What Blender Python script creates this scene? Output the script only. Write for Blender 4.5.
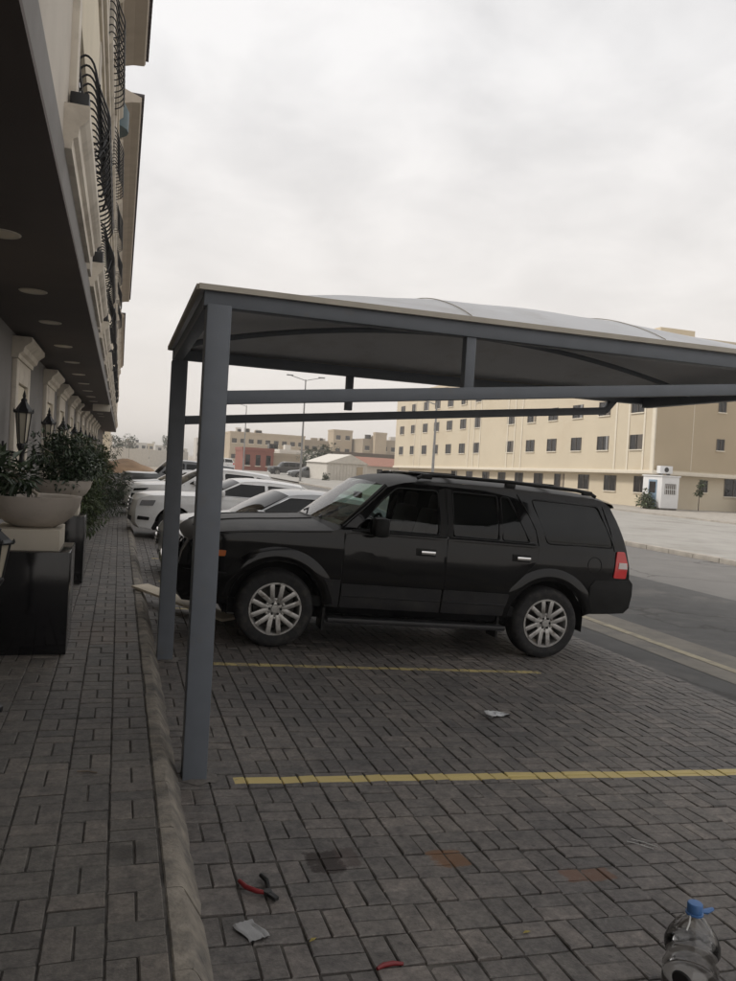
import bpy, bmesh, math, random
from mathutils import Vector, Matrix
from mathutils.geometry import tessellate_polygon
random.seed(7)
R_ = math.radians
scene = bpy.context.scene
for o in list(bpy.data.objects): bpy.data.objects.remove(o)
col = scene.collection

# ------------------------------------------------------------------ camera
cd = bpy.data.cameras.new('camera'); cam = bpy.data.objects.new('camera', cd); col.objects.link(cam)
rr, dd, ff = ((0.95307217, -0.29676597, 0.05986148), (0.04757339, -0.0484638, -0.99769135), (0.29898196, 0.95371967, -0.03207133))
CAM_H = 1.62
cam.matrix_world = Matrix(((rr[0], -dd[0], -ff[0], 0), (rr[1], -dd[1], -ff[1], 0), (rr[2], -dd[2], -ff[2], CAM_H), (0, 0, 0, 1)))
cd.sensor_fit = 'HORIZONTAL'; cd.sensor_width = 36; cd.lens = 797 / 736 * 36
cd.clip_start = 0.05; cd.clip_end = 4000
scene.camera = cam

# ------------------------------------------------------------------ sky, sun, exposure
SUN_EL, SUN_AZ = 45, -72          # azimuth measured from +Y towards +X
w = bpy.data.worlds.new('World'); scene.world = w; w.use_nodes = True
nt = w.node_tree; N = nt.nodes; L = nt.links
bg = N['Background']; bg.inputs['Strength'].default_value = 0.1
sky = N.new('ShaderNodeTexSky'); sky.sky_type = 'NISHITA'; sky.sun_disc = False
sky.sun_elevation = R_(SUN_EL); sky.sun_rotation = R_(SUN_AZ); sky.dust_density = 4; sky.air_density = 1.2
tc = N.new('ShaderNodeTexCoord')
# cloud deck: project the view direction on a plane high above
sep = N.new('ShaderNodeSeparateXYZ'); L.new(tc.outputs['Generated'], sep.inputs[0])
mx = N.new('ShaderNodeMath'); mx.operation = 'MAXIMUM'; mx.inputs[1].default_value = 0.0; L.new(sep.outputs['Z'], mx.inputs[0])
ad = N.new('ShaderNodeMath'); ad.operation = 'ADD'; ad.inputs[1].default_value = 0.22; L.new(mx.outputs[0], ad.inputs[0])
dv = N.new('ShaderNodeVectorMath'); dv.operation = 'DIVIDE'; L.new(tc.outputs['Generated'], dv.inputs[0])
cb = N.new('ShaderNodeCombineXYZ'); [L.new(ad.outputs[0], cb.inputs[i]) for i in range(3)]; L.new(cb.outputs[0], dv.inputs[1])
n1 = N.new('ShaderNodeTexNoise'); n1.inputs['Scale'].default_value = 3.4; n1.inputs['Detail'].default_value = 7; n1.inputs['Roughness'].default_value = 0.55; n1.inputs['Distortion'].default_value = 0.3
L.new(dv.outputs[0], n1.inputs['Vector'])
rp = N.new('ShaderNodeValToRGB'); L.new(n1.outputs['Fac'], rp.inputs[0])
rp.color_ramp.elements[0].position = 0.34; rp.color_ramp.elements[0].color = (6.0, 5.9, 5.87, 1)
rp.color_ramp.elements[1].position = 0.66; rp.color_ramp.elements[1].color = (7.45, 7.30, 7.2, 1)
hz = N.new('ShaderNodeMapRange'); hz.inputs[1].default_value = 0.0; hz.inputs[2].default_value = 0.45; L.new(mx.outputs[0], hz.inputs[0])
mh = N.new('ShaderNodeMixRGB'); mh.inputs[1].default_value = (6.7, 6.25, 5.85, 1); L.new(hz.outputs[0], mh.inputs[0]); L.new(rp.outputs[0], mh.inputs[2])
mk = N.new('ShaderNodeMixRGB'); mk.inputs[0].default_value = 0.93; L.new(sky.outputs[0], mk.inputs[1]); L.new(mh.outputs[0], mk.inputs[2])
L.new(mk.outputs[0], bg.inputs['Color'])

sd = bpy.data.lights.new('sun', 'SUN'); sun = bpy.data.objects.new('sun', sd); col.objects.link(sun)
sd.energy = 1.5; sd.angle = R_(11); sd.color = (1.0, 0.95, 0.88)
sv = Vector((math.sin(R_(SUN_AZ)) * math.cos(R_(SUN_EL)), math.cos(R_(SUN_AZ)) * math.cos(R_(SUN_EL)), math.sin(R_(SUN_EL))))
sun.rotation_euler = sv.to_track_quat('Z', 'Y').to_euler(); sun.location = (10, 10, 30)

vs = scene.view_settings
vs.view_transform = 'Standard'; vs.look = 'None'; vs.exposure = 0.46; vs.gamma = 1.0; vs.use_curve_mapping = False
scene.render.engine = 'CYCLES'

# ------------------------------------------------------------------ materials
def nmat(name):
    m = bpy.data.materials.new(name); m.use_nodes = True
    return m, m.node_tree.nodes, m.node_tree.links, m.node_tree.nodes['Principled BSDF']
M = {}
def PM(name, base, rough=0.6, metal=0.0, var=0.15, scale=4.0, bump=0.0, bscale=60.0, coat=0.0, dirt=None, dscale=1.5, spec=None, dlo=0.5, dhi=0.7):
    m, N, L, b = nmat(name)
    g = N.new('ShaderNodeNewGeometry')
    t = N.new('ShaderNodeTexNoise'); t.inputs['Scale'].default_value = scale; t.inputs['Detail'].default_value = 6
    L.new(g.outputs['Position'], t.inputs['Vector'])
    r = N.new('ShaderNodeValToRGB'); L.new(t.outputs['Fac'], r.inputs[0])
    r.color_ramp.elements[0].position = 0.3; r.color_ramp.elements[1].position = 0.7
    r.color_ramp.elements[0].color = tuple(c * (1 - var) for c in base) + (1,)
    r.color_ramp.elements[1].color = tuple(min(1, c * (1 + var)) for c in base) + (1,)
    out = r.outputs[0]
    if dirt:
        t2 = N.new('ShaderNodeTexNoise'); t2.inputs['Scale'].default_value = dscale; t2.inputs['Detail'].default_value = 8; t2.inputs['Roughness'].default_value = 0.65
        L.new(g.outputs['Position'], t2.inputs['Vector'])
        mr = N.new('ShaderNodeMapRange'); mr.inputs[1].default_value = dlo; mr.inputs[2].default_value = dhi; L.new(t2.outputs['Fac'], mr.inputs[0])
        mm = N.new('ShaderNodeMixRGB'); mm.inputs[2].default_value = tuple(dirt) + (1,); L.new(mr.outputs[0], mm.inputs[0]); L.new(out, mm.inputs[1]); out = mm.outputs[0]
    if name.startswith('asphalt'):
        nz = N.new('ShaderNodeTexNoise'); nz.inputs['Scale'].default_value = 1.3; nz.inputs['Detail'].default_value = 5; L.new(g.outputs['Position'], nz.inputs['Vector'])
        av = N.new('ShaderNodeVectorMath'); av.operation = 'ADD'; L.new(g.outputs['Position'], av.inputs[0]); L.new(nz.outputs['Color'], av.inputs[1])
        vo = N.new('ShaderNodeTexVoronoi'); vo.feature = 'DISTANCE_TO_EDGE'; vo.inputs['Scale'].default_value = .28; L.new(av.outputs[0], vo.inputs['Vector'])
        cr = N.new('ShaderNodeMapRange'); cr.inputs[1].default_value = 0.004; cr.inputs[2].default_value = 0.012; cr.inputs[3].default_value = .7; cr.inputs[4].default_value = 0; L.new(vo.outputs['Distance'], cr.inputs[0])
        mm = N.new('ShaderNodeMixRGB'); mm.inputs[2].default_value = (.045, .043, .04, 1); L.new(cr.outputs[0], mm.inputs[0]); L.new(out, mm.inputs[1]); out = mm.outputs[0]
    L.new(out, b.inputs['Base Color'])
    b.inputs['Roughness'].default_value = rough; b.inputs['Metallic'].default_value = metal
    if coat: b.inputs['Coat Weight'].default_value = coat; b.inputs['Coat Roughness'].default_value = 0.04
    if spec is not None: b.inputs['Specular IOR Level'].default_value = spec
    if bump:
        t3 = N.new('ShaderNodeTexNoise'); t3.inputs['Scale'].default_value = bscale; t3.inputs['Detail'].default_value = 5
        L.new(g.outputs['Position'], t3.inputs['Vector'])
        bp = N.new('ShaderNodeBump'); bp.inputs['Strength'].default_value = bump; bp.inputs['Distance'].default_value = 0.01
        L.new(t3.outputs['Fac'], bp.inputs['Height']); L.new(bp.outputs[0], b.inputs['Normal'])
    M[name] = m
    return m

def glass(name, tint, refl=0.9):
    m, N, L, b = nmat(name); N.remove(b)
    o = N['Material Output']
    tr = N.new('ShaderNodeBsdfTransparent'); tr.inputs[0].default_value = tint + (1,)
    gl = N.new('ShaderNodeBsdfGlossy'); gl.inputs['Roughness'].default_value = 0.02; gl.inputs[0].default_value = (refl, refl, refl, 1)
    lw = N.new('ShaderNodeFresnel'); lw.inputs[0].default_value = 1.52
    mixs = N.new('ShaderNodeMixShader'); L.new(lw.outputs[0], mixs.inputs[0]); L.new(tr.outputs[0], mixs.inputs[1]); L.new(gl.outputs[0], mixs.inputs[2])
    L.new(mixs.outputs[0], o.inputs[0]); M[name] = m

PM('suv_paint', (0.004, 0.004, 0.0045), 0.09, var=0.2, coat=0.15, spec=0.3)
PM('suv_dusty', (0.012, 0.0115, 0.011), 0.5, var=0.25, scale=5, spec=0.25, dirt=(0.035, 0.032, 0.029), dscale=4)
PM('suv_clad', (0.014, 0.014, 0.016), 0.45, var=0.2, dirt=(0.03, 0.028, 0.026), dscale=5)
PM('black_plastic', (0.009, 0.009, 0.009), 0.5, spec=0.3)
PM('underside', (0.01, 0.01, 0.01), 0.9)
PM('rubber', (0.016, 0.016, 0.017), 0.75, var=0.3, scale=20, dirt=(0.05, 0.045, 0.04), dscale=12)
PM('alloy', (0.50, 0.49, 0.47), 0.38, metal=0.75, var=0.1, dirt=(0.18, 0.16, 0.14), dscale=14)
PM('chrome', (0.75, 0.75, 0.75), 0.12, metal=1.0, var=0.05)
PM('brake', (0.06, 0.055, 0.05), 0.5, metal=0.5)
PM('red_lens', (0.62, 0.018, 0.02), 0.12, coat=0.6, var=0.1)
PM('white_lens', (0.6, 0.52, 0.5), 0.1, coat=0.6, var=0.05)
PM('amber_lens', (0.55, 0.14, 0.02), 0.15, coat=0.6, var=0.1)
PM('lamp_clear', (0.35, 0.35, 0.36), 0.1, metal=0.4, coat=0.8)
PM('seat', (0.10, 0.09, 0.08), 0.7)
PM('dash', (0.04, 0.04, 0.04), 0.7)
PM('dark_glass', (0.006, 0.007, 0.007), 0.05, var=0.1, spec=0.35)
glass('tint_glass', (0.42, 0.48, 0.46)); glass('wind_glass', (0.62, 0.80, 0.70)); glass('clear_plastic', (0.90, 0.91, 0.92), 1.0)
PM('white_paint', (0.80, 0.80, 0.79), 0.3, coat=0.6, var=0.03, dirt=(0.72, 0.69, 0.65), dscale=3)
PM('silver_paint', (0.34, 0.345, 0.35), 0.3, metal=0.4, coat=0.6, var=0.05)
PM('dark_paint', (0.03, 0.031, 0.034), 0.28, coat=0.7, var=0.1)
PM('grey_paint', (0.12, 0.125, 0.13), 0.3, metal=0.4, coat=0.6, var=0.05)
PM('steel_grey', (0.135, 0.150, 0.172), 0.45, var=0.07, scale=8, dirt=(0.16, 0.15, 0.14), dscale=9, dlo=0.6, dhi=0.85, bump=0.03, bscale=90)
PM('fabric_pvc', (0.68, 0.69, 0.71), 0.6, var=0.05, scale=2, dirt=(0.58, 0.58, 0.58), dscale=2.5)
PM('fabric_hem', (0.50, 0.46, 0.39), 0.7, var=0.1)
PM('asphalt', (0.085, 0.084, 0.082), 0.9, var=0.12, scale=3, bump=0.25, bscale=150, dirt=(0.16, 0.15, 0.138), dscale=0.8, dlo=0.52, dhi=0.75)
PM('asphalt_worn_lit', (0.165, 0.158, 0.150), 0.9, var=0.1, scale=2, bump=0.2, bscale=140, dirt=(0.15, 0.145, 0.138), dscale=0.5, dlo=0.5, dhi=0.75)  # paler than asphalt, partly painting sunlit road beyond the left building's shadow
PM('asphalt_dusty', (0.19, 0.175, 0.15), 0.92, var=0.12, scale=4, bump=0.2, bscale=140, dirt=(0.12, 0.115, 0.11), dscale=1.2)
PM('road_yellow', (0.34, 0.30, 0.215), 0.85, var=0.15, scale=10, dirt=(0.20, 0.18, 0.15), dscale=4, dlo=0.5, dhi=0.7)
PM('lot_concrete', (0.34, 0.325, 0.30), 0.92, var=0.1, scale=1.2, bump=0.15, bscale=80, dirt=(0.24, 0.225, 0.20), dscale=0.35)
PM('sand', (0.38, 0.33, 0.27), 0.95, var=0.12, scale=0.4, bump=0.3, bscale=6, dirt=(0.30, 0.26, 0.21), dscale=0.1)
PM('mound_soil', (0.34, 0.22, 0.13), 0.95, var=0.2, scale=1, bump=0.5, bscale=4)
PM('kerb_concrete', (0.235, 0.21, 0.175), 0.9, var=0.25, scale=12, bump=0.7, bscale=55, dirt=(0.085, 0.08, 0.075), dscale=5, dlo=0.42, dhi=0.66)
PM('kerb_far', (0.36, 0.33, 0.29), 0.9, var=0.15, scale=3)
PM('mortar', (0.13, 0.12, 0.11), 0.95, var=0.25, scale=25, bump=0.6, bscale=60)
PM('joint_sand', (0.052, 0.047, 0.042), 0.95, var=0.5, scale=18, dirt=(0.14, 0.13, 0.115), dscale=4)
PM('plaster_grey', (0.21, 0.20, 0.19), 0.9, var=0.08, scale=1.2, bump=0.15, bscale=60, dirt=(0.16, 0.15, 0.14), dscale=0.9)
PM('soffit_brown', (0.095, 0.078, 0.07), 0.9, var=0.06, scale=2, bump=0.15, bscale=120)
PM('trim_cream', (0.64, 0.58, 0.49), 0.8, var=0.06, scale=3, dirt=(0.42, 0.37, 0.31), dscale=2)
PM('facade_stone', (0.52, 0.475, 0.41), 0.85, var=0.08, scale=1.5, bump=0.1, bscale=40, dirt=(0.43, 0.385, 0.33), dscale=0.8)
PM('facade_cream', (0.68, 0.61, 0.48), 0.85, var=0.05, scale=1.5)
PM('eave_stone', (0.46, 0.40, 0.33), 0.85, var=0.08, scale=2)
PM('tile_dark', (0.06, 0.05, 0.05), 0.7)
PM('teal_roof', (0.08, 0.12, 0.13), 0.6)
PM('iron', (0.01, 0.01, 0.011), 0.45, var=0.1)
PM('lamp_glass', (0.42, 0.38, 0.30), 0.25, var=0.1)
PM('light_trim', (0.55, 0.50, 0.42), 0.5, var=0.05)
PM('light_lens', (0.60, 0.53, 0.42), 0.4, var=0.05)
PM('granite', (0.006, 0.006, 0.007), 0.12, var=0.4, scale=200)
PM('planter_stone', (0.44, 0.39, 0.34), 0.8, var=0.06, scale=4, dirt=(0.34, 0.30, 0.25), dscale=3, bump=0.08)
PM('cap_stone', (0.50, 0.45, 0.37), 0.75, var=0.06, scale=4)
PM('bark', (0.16, 0.125, 0.095), 0.9, var=0.25, scale=30, bump=0.5)
PM('bark_pale', (0.40, 0.35, 0.28), 0.9, var=0.2, scale=30, bump=0.5)
PM('soil', (0.05, 0.04, 0.03), 0.95, var=0.3, scale=40)
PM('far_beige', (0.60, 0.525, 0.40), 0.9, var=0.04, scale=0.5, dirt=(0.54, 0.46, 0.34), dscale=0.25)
PM('far_beige_shaded', (0.44, 0.36, 0.25), 0.9, var=0.04, scale=0.5)  # far_beige darkened: paints shade on the block's end wall
PM('far_trim', (0.70, 0.64, 0.53), 0.85, var=0.04)
PM('far_window', (0.014, 0.014, 0.016), 0.08, var=0.3, scale=.7)
PM('window_frame', (0.10, 0.085, 0.07), 0.6)
PM('cabin_white', (0.72, 0.72, 0.72), 0.6, var=0.03)
PM('cabin_blue', (0.22, 0.32, 0.42), 0.4, var=0.1)
PM('far_tan', (0.44, 0.36, 0.26), 0.9, var=0.08, scale=0.3)
PM('far_tan2', (0.36, 0.30, 0.225), 0.9, var=0.08, scale=0.3)
PM('far_red', (0.26, 0.095, 0.07), 0.85, var=0.12, scale=1)
PM('far_white', (0.60, 0.57, 0.52), 0.85, var=0.06)
PM('far_brown', (0.10, 0.075, 0.055), 0.9, var=0.15)
PM('far_redroof', (0.33, 0.17, 0.13), 0.9, var=0.1)
PM('pole_grey', (0.30, 0.30, 0.30), 0.5, metal=0.5)
PM('board_pale', (0.60, 0.53, 0.42), 0.75, var=0.08, scale=6)
PM('plier_red', (0.20, 0.014, 0.018), 0.45)
PM('plier_steel', (0.05, 0.05, 0.05), 0.4, metal=0.7)
PM('cap_blue', (0.06, 0.16, 0.38), 0.4)
PM('murky_water', (0.24, 0.22, 0.20), 0.25, var=0.2)
PM('scrap_plastic', (0.25, 0.25, 0.25), 0.35)
PM('bag_plastic', (0.55, 0.56, 0.57), 0.3, var=0.2, scale=40)
PM('leaf_dry', (0.25, 0.20, 0.05), 0.8)
PM('white_string', (0.6, 0.6, 0.58), 0.7)

def leaf_mat(name, c0, c1, rough=0.5):
    m, N, L, b = nmat(name)
    g = N.new('ShaderNodeNewGeometry')
    r = N.new('ShaderNodeValToRGB'); L.new(g.outputs['Random Per Island'], r.inputs[0])
    r.color_ramp.elements[0].color = c0 + (1,); r.color_ramp.elements[1].color = c1 + (1,)
    L.new(r.outputs[0], b.inputs['Base Color']); b.inputs['Roughness'].default_value = rough
    M[name] = m
leaf_mat('leaf_glossy', (0.022, 0.038, 0.018), (0.06, 0.085, 0.045), 0.28)
leaf_mat('leaf_green', (0.03, 0.05, 0.015), (0.075, 0.10, 0.03), 0.5)
leaf_mat('leaf_dark', (0.018, 0.034, 0.014), (0.045, 0.065, 0.025), 0.5)

def paver_mat(name, base, warm, lines, stains, wear):
    m, N, L, b = nmat(name)
    g = N.new('ShaderNodeNewGeometry'); P = g.outputs['Position']
    at = N.new('ShaderNodeAttribute'); at.attribute_name = 'tone'
    mc = N.new('ShaderNodeMixRGB'); mc.inputs[1].default_value = base + (1,); mc.inputs[2].default_value = warm + (1,); L.new(at.outputs['Fac'], mc.inputs[0])
    n = N.new('ShaderNodeTexNoise'); n.inputs['Scale'].default_value = 14; n.inputs['Detail'].default_value = 8; n.inputs['Roughness'].default_value = 0.7; L.new(P, n.inputs['Vector'])
    r = N.new('ShaderNodeValToRGB'); L.new(n.outputs['Fac'], r.inputs[0]); r.color_ramp.elements[0].position = .3; r.color_ramp.elements[1].position = .72
    r.color_ramp.elements[0].color = (.52, .52, .53, 1); r.color_ramp.elements[1].color = (1.34, 1.32, 1.29, 1)
    mu = N.new('ShaderNodeMixRGB'); mu.blend_type = 'MULTIPLY'; mu.inputs[0].default_value = 1; L.new(mc.outputs[0], mu.inputs[1]); L.new(r.outputs[0], mu.inputs[2])
    n2 = N.new('ShaderNodeTexNoise'); n2.inputs['Scale'].default_value = 1.1; n2.inputs['Detail'].default_value = 6; L.new(P, n2.inputs['Vector'])
    r2 = N.new('ShaderNodeValToRGB'); L.new(n2.outputs['Fac'], r2.inputs[0]); r2.color_ramp.elements[0].position = .35; r2.color_ramp.elements[1].position = .65
    r2.color_ramp.elements[0].color = (.78, .78, .80, 1); r2.color_ramp.elements[1].color = (1.12, 1.10, 1.07, 1)
    mu2 = N.new('ShaderNodeMixRGB'); mu2.blend_type = 'MULTIPLY'; mu2.inputs[0].default_value = 1; L.new(mu.outputs[0], mu2.inputs[1]); L.new(r2.outputs[0], mu2.inputs[2])
    n4 = N.new('ShaderNodeTexNoise'); n4.inputs['Scale'].default_value = 48; n4.inputs['Detail'].default_value = 6; n4.inputs['Roughness'].default_value = .75; L.new(P, n4.inputs['Vector'])
    r4 = N.new('ShaderNodeValToRGB'); L.new(n4.outputs['Fac'], r4.inputs[0]); r4.color_ramp.elements[0].position = .32; r4.color_ramp.elements[1].position = .70
    r4.color_ramp.elements[0].color = (.60, .59, .58, 1); r4.color_ramp.elements[1].color = (1.28, 1.27, 1.25, 1)
    mu4 = N.new('ShaderNodeMixRGB'); mu4.blend_type = 'MULTIPLY'; mu4.inputs[0].default_value = 1; L.new(mu2.outputs[0], mu4.inputs[1]); L.new(r4.outputs[0], mu4.inputs[2])
    out = mu4.outputs[0]
    # dark gum spots
    vo = N.new('ShaderNodeTexVoronoi'); vo.inputs['Scale'].default_value = 5.5; L.new(P, vo.inputs['Vector'])
    lt = N.new('ShaderNodeMapRange'); lt.inputs[1].default_value = 0.05; lt.inputs[2].default_value = 0.075; lt.inputs[3].default_value = 0.6; lt.inputs[4].default_value = 0; L.new(vo.outputs['Distance'], lt.inputs[0])
    ms = N.new('ShaderNodeMixRGB'); ms.inputs[2].default_value = (.035, .032, .03, 1); L.new(lt.outputs[0], ms.inputs[0]); L.new(out, ms.inputs[1]); out = ms.outputs[0]
    sx = N.new('ShaderNodeSeparateXYZ'); L.new(P, sx.inputs[0])
    def math_(op, a, bb):
        k = N.new('ShaderNodeMath'); k.operation = op
        for i, q in enumerate((a, bb)):
            if isinstance(q, (int, float)): k.inputs[i].default_value = q
            elif q is not None: L.new(q, k.inputs[i])
        return k.outputs[0]
    for (yc, hw, x0, x1, c, wr) in lines:
        d = math_('LESS_THAN', math_('ABSOLUTE', math_('SUBTRACT', sx.outputs[1], yc), None), hw)
        d = math_('MULTIPLY', d, math_('GREATER_THAN', sx.outputs[0], x0)); d = math_('MULTIPLY', d, math_('LESS_THAN', sx.outputs[0], x1))
        nn = N.new('ShaderNodeMapRange'); nn.inputs[1].default_value = wr; nn.inputs[2].default_value = wr + .12; nn.inputs[3].default_value = 1; nn.inputs[4].default_value = .25; L.new(n.outputs['Fac'], nn.inputs[0])
        d = math_('MULTIPLY', d, nn.outputs[0])
        k = N.new('ShaderNodeMixRGB'); k.inputs[2].default_value = c + (1,); L.new(d, k.inputs[0]); L.new(out, k.inputs[1]); out = k.outputs[0]
    for (x, y, rx, ry, c, st) in stains:
        dx = math_('DIVIDE', math_('SUBTRACT', sx.outputs[0], x), rx); dy = math_('DIVIDE', math_('SUBTRACT', sx.outputs[1], y), ry)
        q = math_('ADD', math_('POWER', math_('ABSOLUTE', dx, None), 7.0), math_('POWER', math_('ABSOLUTE', dy, None), 7.0))
        q = math_('ADD', q, math_('ADD', math_('MULTIPLY', math_('SUBTRACT', n.outputs['Fac'], .5), 4.5), math_('MULTIPLY', math_('SUBTRACT', n4.outputs['Fac'], .5), 1.5)))
        mr = N.new('ShaderNodeMapRange'); mr.inputs[1].default_value = .35; mr.inputs[2].default_value = 1.3; mr.inputs[3].default_value = st; mr.inputs[4].default_value = 0; L.new(q, mr.inputs[0])
        k = N.new('ShaderNodeMixRGB'); k.inputs[2].default_value = c + (1,); L.new(mr.outputs[0], k.inputs[0]); L.new(out, k.inputs[1]); out = k.outputs[0]
    L.new(out, b.inputs['Base Color']); b.inputs['Roughness'].default_value = 0.62; b.inputs['Specular IOR Level'].default_value = 0.55
    nb = N.new('ShaderNodeTexNoise'); nb.inputs['Scale'].default_value = 120; nb.inputs['Detail'].default_value = 4; L.new(P, nb.inputs['Vector'])
    bp = N.new('ShaderNodeBump'); bp.inputs['Strength'].default_value = 0.35; bp.inputs['Distance'].default_value = 0.006; L.new(nb.outputs['Fac'], bp.inputs['Height']); L.new(bp.outputs[0], b.inputs['Normal'])
    M[name] = m
YC = (0.58, 0.46, 0.18)
paver_mat('paver_park', (0.128, 0.121, 0.116), (0.182, 0.166, 0.155),
          [(4.30, .05, .68, 5.45, YC, .62), (6.82, .042, .62, 4.0, (0.48, 0.39, 0.17), .48), (9.35, .042, .6, 4.6, (0.48, 0.39, 0.17), .5), (11.4, .042, .6, 4.6, (0.48, 0.39, 0.17), .5), (14.0, .042, .6, 4.6, (0.48, 0.39, 0.17), .5)],
          [(.96, 3.37, .085, .10, (.022, .014, .011), 1.0), (1.07, 3.40, .05, .09, (.05, .03, .025), .6), (1.55, 3.35, .09, .08, (.15, .068, .024), .85), (2.16, 3.14, .13, .06, (.14, .06, .028), .7)], .5)
paver_mat('paver_walk', (0.112, 0.106, 0.098), (0.158, 0.143, 0.128), [], [(-.05, 7.4, .25, .5, (.12, .085, .06), .4), (.1, 3.3, .08, .06, (.04, .035, .03), .6)], .5)

# ------------------------------------------------------------------ mesh helpers
class MB:
    def __init__(s): s.v = []; s.f = []
    def add(s, vs, fs):
        o = len(s.v); s.v += [tuple(p) for p in vs]; s.f += [tuple(i + o for i in f) for f in fs]; return s
    def box(s, x0, x1, y0, y1, z0, z1):
        return s.add([(x0, y0, z0), (x1, y0, z0), (x1, y1, z0), (x0, y1, z0), (x0, y0, z1), (x1, y0, z1), (x1, y1, z1), (x0, y1, z1)],
                     [(3, 2, 1, 0), (4, 5, 6, 7), (0, 1, 5, 4), (1, 2, 6, 5), (2, 3, 7, 6), (3, 0, 4, 7)])
    def beam(s, a, b, w, h, up=(0, 0, 1)):
        a = Vector(a); b = Vector(b); d = (b - a).normalized(); u = Vector(up); sd = d.cross(u)
        if sd.length < 1e-4: sd = d.cross(Vector((0, 1, 0)))
        sd.normalize(); u = sd.cross(d)
        P = [p + sd * (w / 2) * i + u * (h / 2) * j for p in (a, b) for (i, j) in ((-1, -1), (1, -1), (1, 1), (-1, 1))]
        return s.add(P, [(0, 1, 2, 3), (7, 6, 5, 4), (0, 4, 5, 1), (1, 5, 6, 2), (2, 6, 7, 3), (3, 7, 4, 0)])
    def tube(s, pts, r, n=8, cap=True, closed=False):
        pts = [Vector(p) for p in pts]; rs = r if isinstance(r, (list, tuple)) else [r] * len(pts)
        rings = []; prev = None
        K = len(pts)
        for i, p in enumerate(pts):
            if closed: d = pts[(i + 1) % K] - pts[i - 1]
            else: d = pts[min(i + 1, K - 1)] - pts[max(i - 1, 0)]
            if d.length < 1e-9: d = Vector((0, 0, 1))
            d.normalize()
            if prev is None:
                a = Vector((0, 0, 1)) if abs(d.z) < .9 else Vector((1, 0, 0)); sd = d.cross(a).normalized()
            else:
                sd = (prev - d * prev.dot(d)); sd = sd.normalized() if sd.length > 1e-6 else d.orthogonal().normalized()
            prev = sd; up = sd.cross(d)
            rings.append([p + (sd * math.cos(2 * math.pi * k / n) + up * math.sin(2 * math.pi * k / n)) * rs[i] for k in range(n)])
        V = [q for R in rings for q in R]; F = []
        for i in range(K if closed else K - 1):
            j = (i + 1) % K
            for k in range(n): F.append((i * n + k, i * n + (k + 1) % n, j * n + (k + 1) % n, j * n + k))
        if cap and not closed: F.append(tuple(range(n - 1, -1, -1))); F.append(tuple((K - 1) * n + k for k in range(n)))
        return s.add(V, F)
    def lathe(s, prof, n=24, c=(0, 0, 0), axis='z', sx=1, sy=1):
        V = []; F = []
        for (r, h) in prof:
            for k in range(n):
                a = 2 * math.pi * k / n; p = (r * math.cos(a) * sx, r * math.sin(a) * sy, h)
                if axis == 'y': p = (p[0], h, p[1])
                if axis == 'x': p = (h, p[0], p[1])
                V.append((p[0] + c[0], p[1] + c[1], p[2] + c[2]))
        for i in range(len(prof) - 1):
            for k in range(n): F.append((i * n + k, i * n + (k + 1) % n, (i + 1) * n + (k + 1) % n, (i + 1) * n + k))
        F.append(tuple(range(n - 1, -1, -1))); F.append(tuple((len(prof) - 1) * n + k for k in range(n)))
        return s.add(V, F)
    def grid(s, rows, closed_u=False):
        n = len(rows[0]); V = [p for r in rows for p in r]; F = []
        for i in range(len(rows) - 1):
            for k in range(n - 1): F.append((i * n + k, i * n + k + 1, (i + 1) * n + k + 1, (i + 1) * n + k))
        return s.add(V, F)
    def prism(s, poly, axis, a, b):
        n = len(poly)
        def P(u, v, t): return {'x': (t, u, v), 'y': (u, t, v), 'z': (u, v, t)}[axis]
        V = [P(u, v, a) for u, v in poly] + [P(u, v, b) for u, v in poly]
        F = [tuple(range(n - 1, -1, -1)), tuple(range(n, 2 * n))] + [(i, (i + 1) % n, n + (i + 1) % n, n + i) for i in range(n)]
        return s.add(V, F)
    def build(s, name, mat, parent=None, smooth=None, bevel=None, fix=True):
        me = bpy.data.meshes.new(name); me.from_pydata(s.v, [], s.f); me.update()
        return obj(name, me, mat, parent, smooth, bevel, fix)
def obj(name, me, mat, parent=None, smooth=None, bevel=None, fix=True):
    if fix or bevel:
        bm = bmesh.new(); bm.from_mesh(me)
        if fix: bmesh.ops.recalc_face_normals(bm, faces=bm.faces)
        if bevel:
            bmesh.ops.bevel(bm, geom=[e for e in bm.edges if len(e.link_faces) == 2 and e.calc_face_angle() > .6], offset=bevel, segments=2, profile=.6, affect='EDGES', clamp_overlap=True)
        bm.to_mesh(me); bm.free()
    if smooth is None and bevel: smooth = 40
    if smooth:
        me.polygons.foreach_set('use_smooth', [True] * len(me.polygons)); me.set_sharp_from_angle(angle=R_(smooth))
    o = bpy.data.objects.new(name, me); col.objects.link(o)
    if mat: me.materials.append(M[mat] if isinstance(mat, str) else mat)
    if parent: o.parent = parent
    return o
def tag(o, label=None, cat=None, group=None, kind=None):
    if label: o['label'] = label
    if cat: o['category'] = cat
    if group: o['group'] = group
    if kind: o['kind'] = kind
    return o
def empty(name, loc=(0, 0, 0), rot=(0, 0, 0), label=None, cat=None, group=None):
    o = bpy.data.objects.new(name, None); col.objects.link(o); o.empty_display_size = .2
    o.location = loc; o.rotation_euler = rot
    return tag(o, label, cat, group)
def copy_tree(o, parent=None):
    c = o.copy(); col.objects.link(c); c.parent = parent
    for ch in [q for q in o.children]: copy_tree(ch, c)
    return c
def structure(o): o['kind'] = 'structure'; return o
def sloped(name, x0, x1, ys, zl, zr, mat, parent=None):
    m = MB().grid([[(x0, y_, zl + dz(y_)), (x1, y_, zr + dz(y_))] for y_ in ys]); return m.build(name, mat, parent, smooth=60)
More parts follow.
